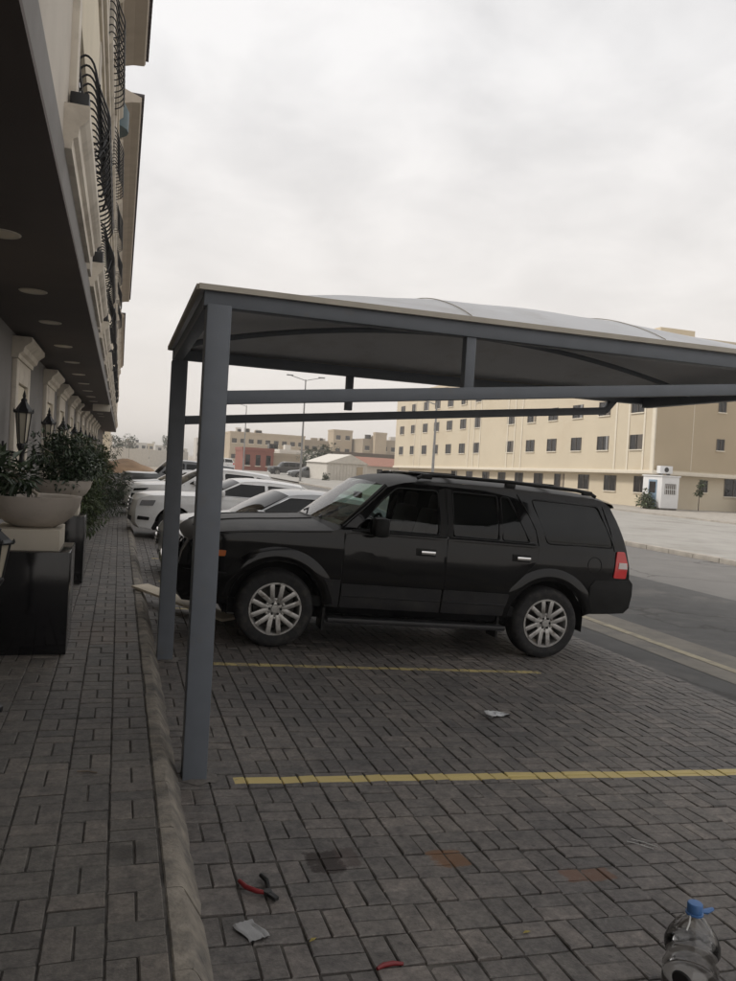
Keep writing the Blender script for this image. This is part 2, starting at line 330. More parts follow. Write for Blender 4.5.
def sheet(name, x0, x1, y0, y1, z, mat, parent=None, z1=None):
    m = MB(); z1 = z if z1 is None else z1
    m.add([(x0, y0, z), (x1, y0, z1), (x1, y1, z1), (x0, y1, z)], [(0, 1, 2, 3)]); return m.build(name, mat, parent, fix=False)

# ------------------------------------------------------------------ ground, road
PS = 0.045
def pz(x): return -0.13 - PS * (x - 0.3)       # parking surface falls towards the road
def dz(y): return -0.0075 * min(26.0, max(0.0, y - 8.0))     # the street falls gently along its length
ROAD_Z = -0.378
structure(sheet('ground', -400, 900, -60, 1500, -0.62, 'sand'))
g2 = structure(sheet('sand_lot', 0.2, 260, 60.5, 400, -0.40, 'sand'))
road = structure(sheet('road', 5.4, 10.45, -40, 330, ROAD_Z, 'asphalt'))
structure(sheet('road_worn_lit_lane', 10.45, 15.0, -40, 330, ROAD_Z - 0.001, 'asphalt_worn_lit'))  # tone step at this lane's edge partly paints the building's shadow edge
structure(sheet('road_dusty_strip', 6.05, 7.0, -40, 330, ROAD_Z + 0.004, 'asphalt_dusty'))
structure(sheet('road_edge_line', 6.40, 6.53, -40, 330, ROAD_Z + 0.008, 'road_yellow'))
lot = structure(sheet('far_lot', 15.24, 33, -40, 120, ROAD_Z + 0.10, 'lot_concrete'))
kb = empty('far_kerb', (15.0, 0, ROAD_Z)); structure(kb)
for i in range(60):
    y = 8 + i * 1.0
    MB().box(0, .24, y, y + .985, -.1, .13 + random.uniform(-.006, .006)).build('kerb_stone', 'kerb_far', kb, bevel=.02)
fw = structure(sheet('far_pavement', 30.0, 48, -10, 120, ROAD_Z + 0.19, 'kerb_far'))
MB().box(29.8, 30.0, -10, 120, ROAD_Z - .1, ROAD_Z + .20).build('far_pavement_kerb', 'kerb_far', None, bevel=.02)['kind'] = 'structure'

# ------------------------------------------------------------------ pavers (basket weave)
MOD = 0.2; G = 0.0036
def brick_mesh(tone, k):
    rnd = random.Random(k); bm = bmesh.new()
    bmesh.ops.create_cube(bm, size=1)
    for v in bm.verts: v.co = Vector((v.co.x * (.2 - 2 * G), v.co.y * (.1 - 2 * G), v.co.z * .05 - .025))
    for v in bm.verts: v.co += Vector((rnd.uniform(-.0022, .0022), rnd.uniform(-.0018, .0018), 0))
    bmesh.ops.bevel(bm, geom=[e for e in bm.edges if e.verts[0].co.z > -.01 and e.verts[1].co.z > -.01], offset=.0045, segments=1, affect='EDGES')
    bmesh.ops.delete(bm, geom=[f for f in bm.faces if f.normal.z < -.9], context='FACES')
    me = bpy.data.meshes.new('paver'); bm.to_mesh(me); bm.free()
    a = me.attributes.new('tone', 'FLOAT', 'POINT'); a.data.foreach_set('value', [tone] * len(me.vertices))
    return me
def pavers(parent, mat, x0, nx, y0, ny, zf, slope, near_key, skip=None, namep='paver'):
    spots = []
    for i in range(nx):
        off = random.uniform(-.012, .012)
        for j in range(ny):
            cx = x0 + (i + .5) * MOD; cy = y0 + (j + .5) * MOD + off
            if skip and skip(cx, cy): continue
            if (i + j) % 2: L_ = [(cx, cy - .05, 0), (cx, cy + .05, 0)]
            else: L_ = [(cx - .05, cy, 1), (cx + .05, cy, 1)]
            for (a, b_, r) in L_: spots.append((a, b_, r))
    spots.sort(key=near_key)
    vars_ = [brick_mesh(t, n) for n, t in enumerate((0, .1, .25, .4, .5, .6, .75, .9, 1.0, .3, .0, .2))]
    for m in vars_: m.materials.append(M[mat])
    rnd = random.Random(11)
    near = spots[:300]; far = spots[300:]
    for (a, b_, r) in near:
        o = bpy.data.objects.new(namep, rnd.choice(vars_)); col.objects.link(o); o.parent = parent
        o.location = (a, b_, zf(a) + dz(b_) + rnd.uniform(-.004, .002))
        o.rotation_euler = (rnd.uniform(-.012, .012), math.atan(slope) + rnd.uniform(-.012, .012), r * math.pi / 2 + rnd.uniform(-.008, .008))
    V = []; F = []; T = []
    data = [([tuple(v.co) for v in m.vertices], [tuple(p.vertices) for p in m.polygons], m.attributes['tone'].data[0].value) for m in vars_]
    for (a, b_, r) in far:
        vs_, fs_, t = rnd.choice(data); o = len(V); dzz = rnd.uniform(-.004, .002); tx = rnd.uniform(-.012, .012); ty = rnd.uniform(-.012, .012)
        for (x, y, z) in vs_:
            if r: x, y = -y, x
            V.append((a + x, b_ + y, zf(a + x) + dz(b_) + z + dzz + tx * x + ty * y)); T.append(t)
        F += [tuple(q + o for q in f) for f in fs_]
    me = bpy.data.meshes.new('paver_field'); me.from_pydata(V, [], F); me.update()
    at = me.attributes.new('tone', 'FLOAT', 'POINT'); at.data.foreach_set('value', T)
    o = obj('paver_field', me, mat, parent, fix=False); o['kind'] = 'stuff'

pk = structure(sloped('parking_pavement', 0.26, 5.52, [-60, 8, 12, 16, 20, 25, 30, 34, 60], pz(.26) - .0098, pz(5.52) - .0098, 'joint_sand'))
camx = Vector((0, 0, 1.62))
def in_view(a, b_):      # biggest in the photo: nearest ones inside the picture
    d = Vector((a, b_, -.15)) - camx
    fx = d.dot(Vector(ff)); rx = d.dot(Vector(rr)); dy = d.dot(Vector(dd))
    if fx <= .2: return 99
    u = rx / fx * 797; v = dy / fx * 797
    if abs(u) > 380 or abs(v) > 500: return 50 + fx
    return fx
pavers(pk, 'paver_park', 0.345, 26, 1.2, 82, lambda x: pz(x), PS, lambda s: in_view(s[0], s[1]))
sloped('paver_distance', 0.35, 5.5, [17.6, 20, 25, 30, 34, 60], pz(.35) - .003, pz(5.5) - .003, 'paver_park', pk)
wk = structure(sloped('sidewalk', -1.6, 0.3, [-60, 8, 12, 16, 20, 25, 30, 34, 60], -.0098, -.0098, 'joint_sand'))
pavers(wk, 'paver_walk', -1.57, 9, 1.2, 100, lambda x: 0.0, 0.0, lambda s: in_view(s[0], s[1]))
sloped('paver_distance', -1.6, .25, [21.2, 25, 30, 34, 90], -.003, -.003, 'paver_walk', wk)

# kerb of stones with a rounded, worn nose
kerb = structure(empty('kerb', (0, 0, 0)))
prof = [(.238, -.25), (.238, -.006), (.244, .0), (.298, .0), (.312, -.006), (.322, -.020), (.382, -.122), (.388, -.25)]
y = -2.0; k = 0
while y < 48:
    ln = 0.50; rnd = random.Random(k); rows = []; dx_ = rnd.uniform(-.004, .004); dz_ = rnd.uniform(-.004, .003)
    nseg = 7 if y < 14 else 2
    for i in range(nseg + 1):
        t = i / nseg; yy = y + .004 + (ln - .008) * t; e = .007 if i in (0, nseg) else 0
        rows.append([(px + dx_ + rnd.uniform(-.0022, .0022) * (px > .3) - e * (px > .28), yy, pz_ + dz_ + dz(yy) + rnd.uniform(-.002, .002) * (pz_ > -.2) - e * .8 * (pz_ > -.2)) for px, pz_ in prof])
    m = MB().grid(rows)
    n = len(prof); m.f.append(tuple(range(n))); m.f.append(tuple(nseg * n + q for q in range(n)))
    m.build('kerb_stone', 'kerb_concrete', kerb, smooth=28); y += ln; k += 1

# ------------------------------------------------------------------ parking canopy
cn = empty('parking_canopy', (.46, 4.36, pz(.46)), label='grey steel car park canopy with stretched pale fabric roof on two columns at the kerb', cat='canopy')
def wpart(m, name, mat, parent, **k):      # mesh given in world coordinates, parented to an unrotated empty
    o = m.build(name, mat, None, **k); o.parent = parent; o.matrix_parent_inverse = Matrix.Translation(-Vector(parent.location)) if parent.parent is None else Matrix.Identity(4); return o
CX0, CX1 = .40, 5.04
for (cx, cy, tz) in ((.467, 4.362, 2.42), (.445, 6.94, 2.40)):
    wpart(MB().box(cx - .065, cx + .065, cy - .065, cy + .065, pz(cx) - .05, tz), 'column', 'steel_grey', cn, bevel=.008)
for (yc) in (4.362, 6.94):
    wpart(MB().beam((.385, yc, 2.452), (5.10, yc, 2.440), .09, .085), 'top_chord', 'steel_grey', cn, bevel=.006)
    wpart(MB().beam((.533 if yc < 5 else .51, yc, 1.937 if yc < 5 else 1.905), (4.60, yc, 2.335 if yc < 5 else 2.30), .07, .072), 'bottom_chord', 'steel_grey', cn, bevel=.005)
    wpart(MB().box(1.91, 1.972, yc - .032, yc + .032, 2.10, 2.409), 'post', 'steel_grey', cn, bevel=.004)
    wpart(MB().beam((4.60, yc, 2.335 if yc < 5 else 2.30), (4.71, yc, 2.43), .066, .06), 'end_strut', 'steel_grey', cn, bevel=.004)
for xb in (CX0 + .03, CX1):
    wpart(MB().box(xb - .04, xb + .04, 4.408, 6.894, 2.405 if xb < 1 else 2.36, 2.487 if xb < 1 else 2.472), 'side_beam', 'steel_grey', cn, bevel=.006)
FX0, FX1, FY0, FY1, FZ = .355, 5.13, 4.30, 7.0, 2.50
def fz(x, y):
    u = min(1, max(0, (x - FX0) / (FX1 - FX0))); v = min(1, max(0, (y - FY0) / (FY1 - FY0)))
    return FZ + .345 * (math.sin(math.pi * u) ** .55) * (math.sin(math.pi * v) ** .85) + .004 * math.sin(x * 9 + y * 3) * math.sin(math.pi * v)
nu, nv = 56, 36
top = [[(FX0 + (FX1 - FX0) * i / nu, FY0 + (FY1 - FY0) * j / nv) for i in range(nu + 1)] for j in range(nv + 1)]
m = MB().grid([[(x, y_, fz(x, y_)) for x, y_ in r] for r in top])
wpart(m, 'fabric_roof', 'fabric_pvc', cn, smooth=60, fix=False)
for i, (a, b) in enumerate((((FX0, FY0), (FX1, FY0)), ((FX0, FY1), (FX1, FY1)), ((FX0, FY0 + .013), (FX0, FY1 - .013)), ((FX1, FY0 + .013), (FX1, FY1 - .013)))):
    wpart(MB().beam((a[0], a[1], FZ + .004), (b[0], b[1], FZ + .004), .024, .03), 'fabric_hem', 'fabric_hem', cn)
pts = []
for i in range(41):
    x = .42 + (5.02 - .42) * i / 40; pts.append((x, 6.2, min(fz(x, 6.2) - .03, 2.43 + .32 * math.sin(math.pi * i / 40) ** .8)))
wpart(MB().tube(pts, .022, 8), 'arch_pipe', 'steel_grey', cn, smooth=50)
for x in (1.94, 3.3):
    pp_ = [(x, FY0 + .05 + (FY1 - FY0 - .1) * j / 24, fz(x, FY0 + .05 + (FY1 - FY0 - .1) * j / 24) + .006) for j in range(25)]
    wpart(MB().tube(pp_, .003, 4), 'fabric_seam', 'fabric_hem', cn)
for (cx, cy) in ((.467, 4.362), (.445, 6.94)):
    rnd = random.Random(int(cy)); ring = [(cx + .03 + rnd.uniform(.08, .15) * math.cos(R_(a)), cy - .01 + rnd.uniform(.07, .13) * math.sin(R_(a))) for a in range(0, 360, 24)]
    m = MB().add([(x, y_, pz(x) + .001) for x, y_ in ring] + [(cx + .03 + (x - cx - .03) * .7, cy + (y_ - cy) * .7, pz(x) + .012) for x, y_ in ring], [(k, (k + 1) % 15, 15 + (k + 1) % 15, 15 + k) for k in range(15)] + [tuple(range(15, 30))])
    wpart(m, 'mortar_patch', 'mortar', cn, smooth=60)

# ------------------------------------------------------------------ car builder
def lerp_table(T, x):
    if x <= T[0][0]: return T[0][1]
    for (a, b), (c, d) in zip(T, T[1:]):
        if x <= c:
            t = (x - a) / (c - a); return b + (d - b) * t
    return T[-1][1]
def smooth_table(T, x):
    if x <= T[0][0]: return T[0][1]
    for i in range(len(T) - 1):
        a, b = T[i]; c, d = T[i + 1]
        if x <= c:
            t = (x - a) / (c - a); t = t * t * (3 - 2 * t); return b + (d - b) * t
    return T[-1][1]
def roundp(P, r, n=4, skip=()):
    out = []; K = len(P)
    for i in range(K):
        if i in skip: out.append(P[i]); continue
        p = Vector(P[i]); a = Vector(P[i - 1]); b = Vector(P[(i + 1) % K])
        da = (a - p); db = (b - p); ra = min(r, da.length * .45); rb = min(r, db.length * .45)
        s = p + da.normalized() * ra; e = p + db.normalized() * rb
        for k in range(n + 1):
            t = k / n; q = s * (1 - t) ** 2 + p * 2 * t * (1 - t) + e * t * t; out.append((q.x, q.y))
    return out
def arc(cx, cz, r, a0, a1, n=14): return [(cx + r * math.cos(R_(a0 + (a1 - a0) * i / n)), cz + r * math.sin(R_(a0 + (a1 - a0) * i / n))) for i in range(n + 1)]
def catmull(P, n=5):
    out = []
    for i in range(len(P) - 1):
        p0 = P[max(i - 1, 0)]; p1 = P[i]; p2 = P[i + 1]; p3 = P[min(i + 2, len(P) - 1)]
        for k in range(n):
            t = k / n
            out.append(tuple(.5 * ((2 * b) + (-a + c) * t + (2 * a - 5 * b + 4 * c - d) * t * t + (-a + 3 * b - 3 * c + d) * t ** 3) for a, b, c, d in zip(p0, p1, p2, p3)))
    out.append(P[-1]); return out

class Car:
    def __init__(s, root, W, plan, tum): s.root = root; s.W = W; s.plan = plan; s.tum = tum
    def w(s, x, z): return s.W - lerp_table(s.plan, x) - smooth_table(s.tum, z)
    def panel(s, name, poly, mat, off=0.0, holes=(), depth=.012, sides=(-1, 1), step=.11, parent=None, inner=True):
        res = []
        for sd in sides:
            loops = [list(poly)] + [list(h) for h in holes]
            flat = [p for l in loops for p in l]
            tris = tessellate_polygon([[Vector((p[0], p[1], 0)) for p in l] for l in loops])
            bm = bmesh.new(); vs_ = [bm.verts.new((p[0], 0, p[1])) for p in flat]
            for t in tris:
                try: bm.faces.new([vs_[i] for i in t])
                except ValueError: pass
            xs = [p[0] for p in poly]; zs = [p[1] for p in poly]
            for ax, lo, hi in ((0, min(xs), max(xs)), (2, min(zs), max(zs))):
                k = math.ceil(lo / step) * step
                while k < hi:
                    if k > lo + 1e-4:
                        co = Vector((0, 0, 0)); co[ax] = k; no = Vector((0, 0, 0)); no[ax] = 1
                        bmesh.ops.bisect_plane(bm, geom=bm.verts[:] + bm.edges[:] + bm.faces[:], dist=1e-5, plane_co=co, plane_no=no)
                    k += step
            if depth:
                be = [e for e in bm.edges if e.is_boundary]
                r = bmesh.ops.extrude_edge_only(bm, edges=be)
                nv_ = {v for v in r['geom'] if isinstance(v, bmesh.types.BMVert)}
            else: nv_ = set()
            for v in bm.verts:
                v.co.y = sd * (s.w(v.co.x, v.co.z) + off - (depth if v in nv_ else 0))
            bmesh.ops.remove_doubles(bm, verts=bm.verts, dist=1e-5)
            bmesh.ops.recalc_face_normals(bm, faces=bm.faces)
            # outward test
            c = sum((f.normal.y * f.calc_area() for f in bm.faces))
            if c * sd < 0: bmesh.ops.reverse_faces(bm, faces=bm.faces)
            me = bpy.data.meshes.new(name); bm.to_mesh(me); bm.free()
            res.append(obj(name, me, mat, parent or s.root, smooth=32, fix=False))
        return res
    def strip(s, name, pts, mat, r=.006, off=0, sides=(-1, 1), parent=None, n=6, closed=False):
        for sd in sides:
            m = MB().tube([(x, sd * (s.w(x, z) + off), z) for x, z in pts], r, n, closed=closed); m.build(name, mat, parent or s.root, smooth=60)
    def belt(s, name, pts, mat, n=18, off=0.0, smin=-1, smax=1, parent=None, thick=0.0):
        # pts: (x, z, crown, bow) along the centre outline of the body
        rows = []
        for (x, z, cr, bow) in pts:
            ww = s.w(x, z) + off * .3; row = []
            for k in range(n + 1):
                q = smin + (smax - smin) * k / n; q = math.sin(q * math.pi / 2) if smin == -1 and smax == 1 else q
                a = abs(q); row.append((x - bow * (1 - a ** 2.6), q * ww, z + cr * (1 - a ** 3.2) + off))
            rows.append(row)
        return MB().grid(rows).build(name, mat, parent or s.root, smooth=40)
    def surf(s, P, q):
        x, z, cr, bow = P; a = abs(q); return (x - bow * (1 - a ** 2.6), q * s.w(x, z), z + cr * (1 - a ** 3.2))

def wheel(root, x, y, r, sd, kind='six', rim_mat='alloy', width=.24, rr_=.62):
    """wheel > tyre, rim (> spokes ...)"""
    wr = empty('wheel', (x, y, r)); wr.parent = root
    w2 = width / 2
    R = r * rr_
    prof = [(R * .97, -w2 * .82), (R * 1.03, -w2 * .97), (r * .80, -w2 * 1.05), (r * .90, -w2 * 1.03), (r * .965, -w2 * .88), (r * .992, -w2 * .68)]
    for q in (-.45, -.15, .15, .45):
        prof += [(r, w2 * (q - .1)), (r, w2 * (q + .05)), (r * .975, w2 * (q + .07)), (r * .975, w2 * (q + .13))]
    prof += [(r * .992, w2 * .68), (r * .965, w2 * .88), (r * .90, w2 * 1.03), (r * .8, w2 * 1.05), (R * .97, w2 * .82)]
    n = 40; m = MB(); V = []; F = []
    for (a, h) in prof:
        for k in range(n):
            t = 2 * math.pi * k / n; V.append((a * math.cos(t), h, a * math.sin(t)))
    for i in range(len(prof) - 1):
        for k in range(n): F.append((i * n + k, i * n + (k + 1) % n, (i + 1) * n + (k + 1) % n, (i + 1) * n + k))
    m.add(V, F); m.build('tyre', 'rubber', wr, smooth=35)
    o = sd * w2
    rim = MB()
    def ringp(profile):
        V = []; F = []
        for (a, h) in profile:
            for k in range(n): t = 2 * math.pi * k / n; V.append((a * math.cos(t), h, a * math.sin(t)))
        for i in range(len(profile) - 1):
            for k in range(n): F.append((i * n + k, i * n + (k + 1) % n, (i + 1) * n + (k + 1) % n, (i + 1) * n + k))
        return V, F
    rim.add(*ringp([(R * 1.03, o * .95), (R * 1.02, o * 1.02), (R * .96, o * 1.02), (R * .90, o * .86), (R * .88, o * .2), (R * .88, -o * .8)]))
    rm = rim.build('rim', rim_mat, wr, smooth=35)
    MB().lathe([(.001, o * .12), (R * .80, o * .12), (R * .80, o * .0), (.001, o * .0)], 28, axis='y').build('brake_disc', 'brake', wr, smooth=35)
    hub = MB()
    if kind == 'six':
        for i in range(6):
            t = R_(90 + 60 * i); d = Vector((math.cos(t), 0, math.sin(t))); p = Vector((-math.sin(t), 0, math.cos(t)))
            sp = MB()
            for q in (-1, 1):
                a0 = d * R * .22 + p * q * R * .125; a1 = d * R * .94 + p * q * R * .205
                sp.beam(a0 + Vector((0, o * .80, 0)), a1 + Vector((0, o * .90, 0)), R * .185, abs(o) * .34, up=(0, 1, 0))
            a0 = d * R * .36; sp.beam(a0 - p * R * .13 + Vector((0, o * .80, 0)), a0 + p * R * .13 + Vector((0, o * .80, 0)), R * .10, abs(o) * .26, up=(0, 1, 0))
            sp.build('spoke', rim_mat, rm, bevel=.006)
        hub.lathe([(.001, o * .35), (R * .30, o * .45), (R * .30, o * .86), (R * .17, o * .90), (R * .15, o * .99), (.001, o * 1.0)], 24, axis='y')
        for i in range(6):
            t = R_(60 + 60 * i); MB().lathe([(.001, o * .8), (.016, o * .8), (.014, o * .97), (.001, o * .97)], 8, (R * .235 * math.cos(t), 0, R * .235 * math.sin(t)), axis='y').build('lug_nut', 'black_plastic', rm)
    else:
        for i in range(kind):
            t = R_(90 + 360 / kind * i); d = Vector((math.cos(t), 0, math.sin(t)))
            MB().beam(d * R * .15 + Vector((0, o * .8, 0)), d * R * .93 + Vector((0, o * .92, 0)), R * .2, abs(o) * .25, up=(0, 1, 0)).build('spoke', rim_mat, rm, bevel=.006)
        hub.lathe([(.001, o * .35), (R * .24, o * .45), (R * .22, o * .9), (.001, o * .95)], 16, axis='y')
    hub.build('hub_cap', rim_mat, rm, smooth=40)
    return wr

def rbox(name, mat, parent, c, s, bev, rot=None):
    m = MB().box(-s[0] / 2, s[0] / 2, -s[1] / 2, s[1] / 2, -s[2] / 2, s[2] / 2); o = m.build(name, mat, parent, bevel=bev); o.location = c
    if rot: o.rotation_euler = rot
    return o

# ------------------------------------------------------------------ the black SUV
SX, SY = 0.52, 7.50 + .94
suv = empty('parked_suv', (SX, SY, pz(SX) - .004), (0, math.atan(PS), R_(-1.4)), 'black full-size SUV with silver six-spoke wheels parked under the canopy', 'suv')
C = Car(suv, .95, [(0, .14), (.12, .095), (.3, .06), (.6, .025), (1.0, .0), (4.2, .0), (4.6, .02), (4.92, .085)],
        [(.3, .06), (.5, .02), (.75, .0), (1.0, .005), (1.17, .025), (1.24, .04), (1.76, .19), (1.84, .26)])
FAx, RAx, WR = .975, 3.865, .378
bottom = [(.10, .40), (.50, .385)] + arc(FAx, WR, .465, 178, 2)[0:] + [(1.45, .36), (3.39, .36)] + arc(RAx, WR, .455, 178, 12) + [(4.36, .50), (4.84, .52)]
rear = [(4.91, .58), (4.92, .72), (4.915, .85), (4.86, .90), (4.845, 1.05), (4.80, 1.22), (4.68, 1.52), (4.60, 1.66), (4.52, 1.715)]
roof_e = [(4.3, 1.735), (3.6, 1.752), (3.0, 1.755), (2.5, 1.74), (2.2, 1.705), (2.02, 1.645)]
apil = [(1.80, 1.43), (1.58, 1.215)]
hood_e = [(1.48, 1.172), (1.1, 1.145), (.7, 1.115), (.40, 1.075), (.22, 1.03), (.12, .97)]
front = [(.06, .86), (.04, .74), (.02, .66), (.03, .52)]
outline = bottom + rear + roof_e + apil + hood_e + front
wf = roundp([(1.70, 1.205), (2.575, 1.215), (2.56, 1.655), (2.12, 1.645), (1.95, 1.50)], .045)
wr1 = roundp([(2.735, 1.215), (3.245, 1.215), (3.225, 1.66), (2.72, 1.66)], .03)
wr2 = roundp([(3.285, 1.215), (3.60, 1.215), (3.36, 1.655), (3.265, 1.658)], .03)
wq = roundp([(3.80, 1.215), (4.62, 1.225), (4.44, 1.655), (3.63, 1.665)], .05)
C.panel('side_panel', outline, 'suv_paint', holes=(wf, wr1, wr2, wq), depth=.03)
C.panel('side_window', wf, 'tint_glass', -.012, depth=0)
for p in (wr1, wr2): C.panel('rear_window_pane', p, 'dark_glass', -.010, depth=0)
C.panel('quarter_window', wq, 'dark_glass', -.006, depth=0)
for p in (wf, wr1, wr2, wq): C.strip('window_seal', p, 'black_plastic', .009, .0, closed=True)
# outline belts (x, z, crown, bow)
def bp(P, cr, bow): return [(x, z, c, b) for (x, z), c, b in zip(P, cr, bow)]
nose = [(.10, .40, 0, .04), (.03, .52, 0, .06), (.02, .66, 0, .06), (.04, .74, 0, .05), (.06, .86, 0.01, .05), (.12, .97, .02, .06)]
C.belt('front_fascia', nose, 'suv_paint')
hood = catmull([(.12, .97, .02, .06), (.22, 1.03, .045, .06), (.40, 1.075, .06, .06), (.7, 1.115, .065, .08), (1.1, 1.145, .07, .08), (1.48, 1.172, .075, .14)], 3)
hd = C.belt('bonnet', hood, 'suv_dusty', 24)
for q in (-.42, .42): MB().tube([C.surf(P, q) for P in hood[3:]], [.012] * len(hood[3:]), 6).build('bonnet_crease', 'suv_dusty', hd, smooth=60)
cow = [(1.48, 1.172, .075, .14), (1.58, 1.215, .05, .22)]
C.belt('cowl', cow, 'black_plastic')
ws = catmull([(1.58, 1.215, .05, .22), (1.80, 1.43, .06, .17), (2.02, 1.645, .05, .13)], 4)
C.belt('windscreen', ws, 'wind_glass', 16, smin=-.93, smax=.93)
for q in (-1, 1):
    m = MB().tube([C.surf(P, q * .965) for P in ws], .034, 8); m.build('windscreen_pillar', 'suv_paint', suv, smooth=60)
rf = catmull([(2.02, 1.645, .05, .13), (2.2, 1.705, .055, .10), (2.5, 1.74, .06, .03), (3.0, 1.755, .065, 0), (3.6, 1.752, .065, 0), (4.3, 1.735, .06, -.02), (4.52, 1.715, .055, -.05)], 3)
C.belt('roof', rf, 'suv_dusty', 20)
C.belt('rear_spoiler', [(4.52, 1.715, .055, -.05), (4.64, 1.69, .05, -.10), (4.66, 1.66, .03, -.10), (4.60, 1.65, .03, -.06)], 'suv_paint')
C.belt('tailgate_glass', [(4.60, 1.655, .03, -.05), (4.68, 1.52, 0, -.07), (4.80, 1.22, 0, -.07)], 'dark_glass')
C.belt('tailgate', [(4.80, 1.22, 0, -.07), (4.845, 1.05, 0, -.07), (4.86, .90, 0, -.06)], 'suv_paint')
C.belt('rear_bumper', [(4.86, .90, 0, -.06), (4.915, .85, 0, -.09), (4.92, .72, 0, -.10), (4.91, .58, 0, -.09), (4.84, .52, 0, -.05)], 'black_plastic')
C.panel('bumper_corner', [(4.36, .515), (4.82, .53), (4.90, .60), (4.915, .72), (4.91, .84), (4.85, .885), (4.40, .87), (4.34, .80)], 'black_plastic', .010)
MB().box(.5, 4.25, -.70, .70, .28, .42).build('chassis', 'underside', suv)
MB().box(1.30, 3.5, -.88, .88, .42, .52).build('floor_pan', 'underside', suv)
for (xx) in (FAx, RAx):
    for sd in (-1, 1):
        rows = [[(xx + .46 * math.cos(R_(a)), sd * t, WR + .46 * math.sin(R_(a))) for a in range(-10, 191, 20)] for t in (.90, .62)]
        rows.append([(xx + .05 * math.cos(R_(a)), sd * .62, WR + .05 * math.sin(R_(a))) for a in range(-10, 191, 20)])
        MB().grid(rows).build('wheel_liner', 'underside', suv, smooth=50)
# doors: skins, gaps, cladding
dF = roundp([(1.595, .46), (2.64, .46), (2.64, 1.185), (1.72, 1.175), (1.60, 1.15)], .03)
dR = roundp([(2.67, .46), (3.36, .46), (3.40, .72), (3.56, .88), (3.68, 1.02), (3.70, 1.185), (2.67, 1.185)], .03)
for d in (dF, dR):
    for o in C.panel('door', d, 'suv_paint', .007, depth=.010): pass
    C.strip('door_gap', d, 'underside', .0045, .001, closed=True)
C.strip('door_frame_gap', [(2.655, 1.20), (2.652, 1.45), (2.645, 1.69)], 'underside', .006, .001)
C.strip('door_frame_gap', [(3.70, 1.19), (3.66, 1.35), (3.56, 1.55), (3.46, 1.70)], 'underside', .006, .001)
C.strip('belt_moulding', [(1.66, 1.193), (2.2, 1.197), (2.66, 1.20)], 'black_plastic', .010, .004)
C.strip('belt_moulding', [(2.69, 1.20), (3.2, 1.20), (3.66, 1.20)], 'black_plastic', .010, .004)
C.panel('pillar_trim', [(2.585, 1.21), (2.655, 1.21), (2.655, 1.69), (2.57, 1.67)], 'black_plastic', .004)
C.panel('pillar_trim', [(2.665, 1.21), (2.725, 1.21), (2.71, 1.68), (2.66, 1.69)], 'black_plastic', .004)
C.panel('door_cladding', roundp([(1.60, .43), (2.645, .43), (2.645, .665), (1.60, .665)], .015), 'suv_clad', .018, depth=.018)
C.panel('door_cladding', roundp([(2.665, .43), (3.35, .43), (3.40, .665), (2.665, .665)], .015), 'suv_clad', .018, depth=.018)
C.strip('cladding_rib', [(1.62, .545), (2.63, .545)], 'suv_clad', .009, .019)
C.strip('cladding_rib', [(2.68, .545), (3.36, .545)], 'suv_clad', .009, .019)
C.panel('fender_cladding', [(1.455, .43), (1.585, .43), (1.585, .70), (1.415, .70)], 'suv_clad', .014)
def flare(name, cx, r0, r1, a0, a1, pk_=.030):
    for sd in (-1, 1):
        rows = []
        for i in range(25):
            a = R_(a0 + (a1 - a0) * i / 24); row = []
            for k in range(6):
                t = k / 5; rad = r0 + (r1 - r0) * t; x = cx + rad * math.cos(a); z = WR + rad * math.sin(a)
                row.append((x, sd * (C.w(x, z) + (.0 if k == 0 else .002) + pk_ * math.sin(math.pi * (.35 + .65 * t)) * (1 if k < 5 else 0) - (.03 if k == 0 else 0)), z))
            rows.append(row)
        MB().grid(rows).build(name, 'suv_paint', suv, smooth=60)
flare('wheel_arch_flare', FAx, .462, .60, 168, 8, .018)
flare('wheel_arch_flare', RAx, .452, .585, 172, 14, .018)
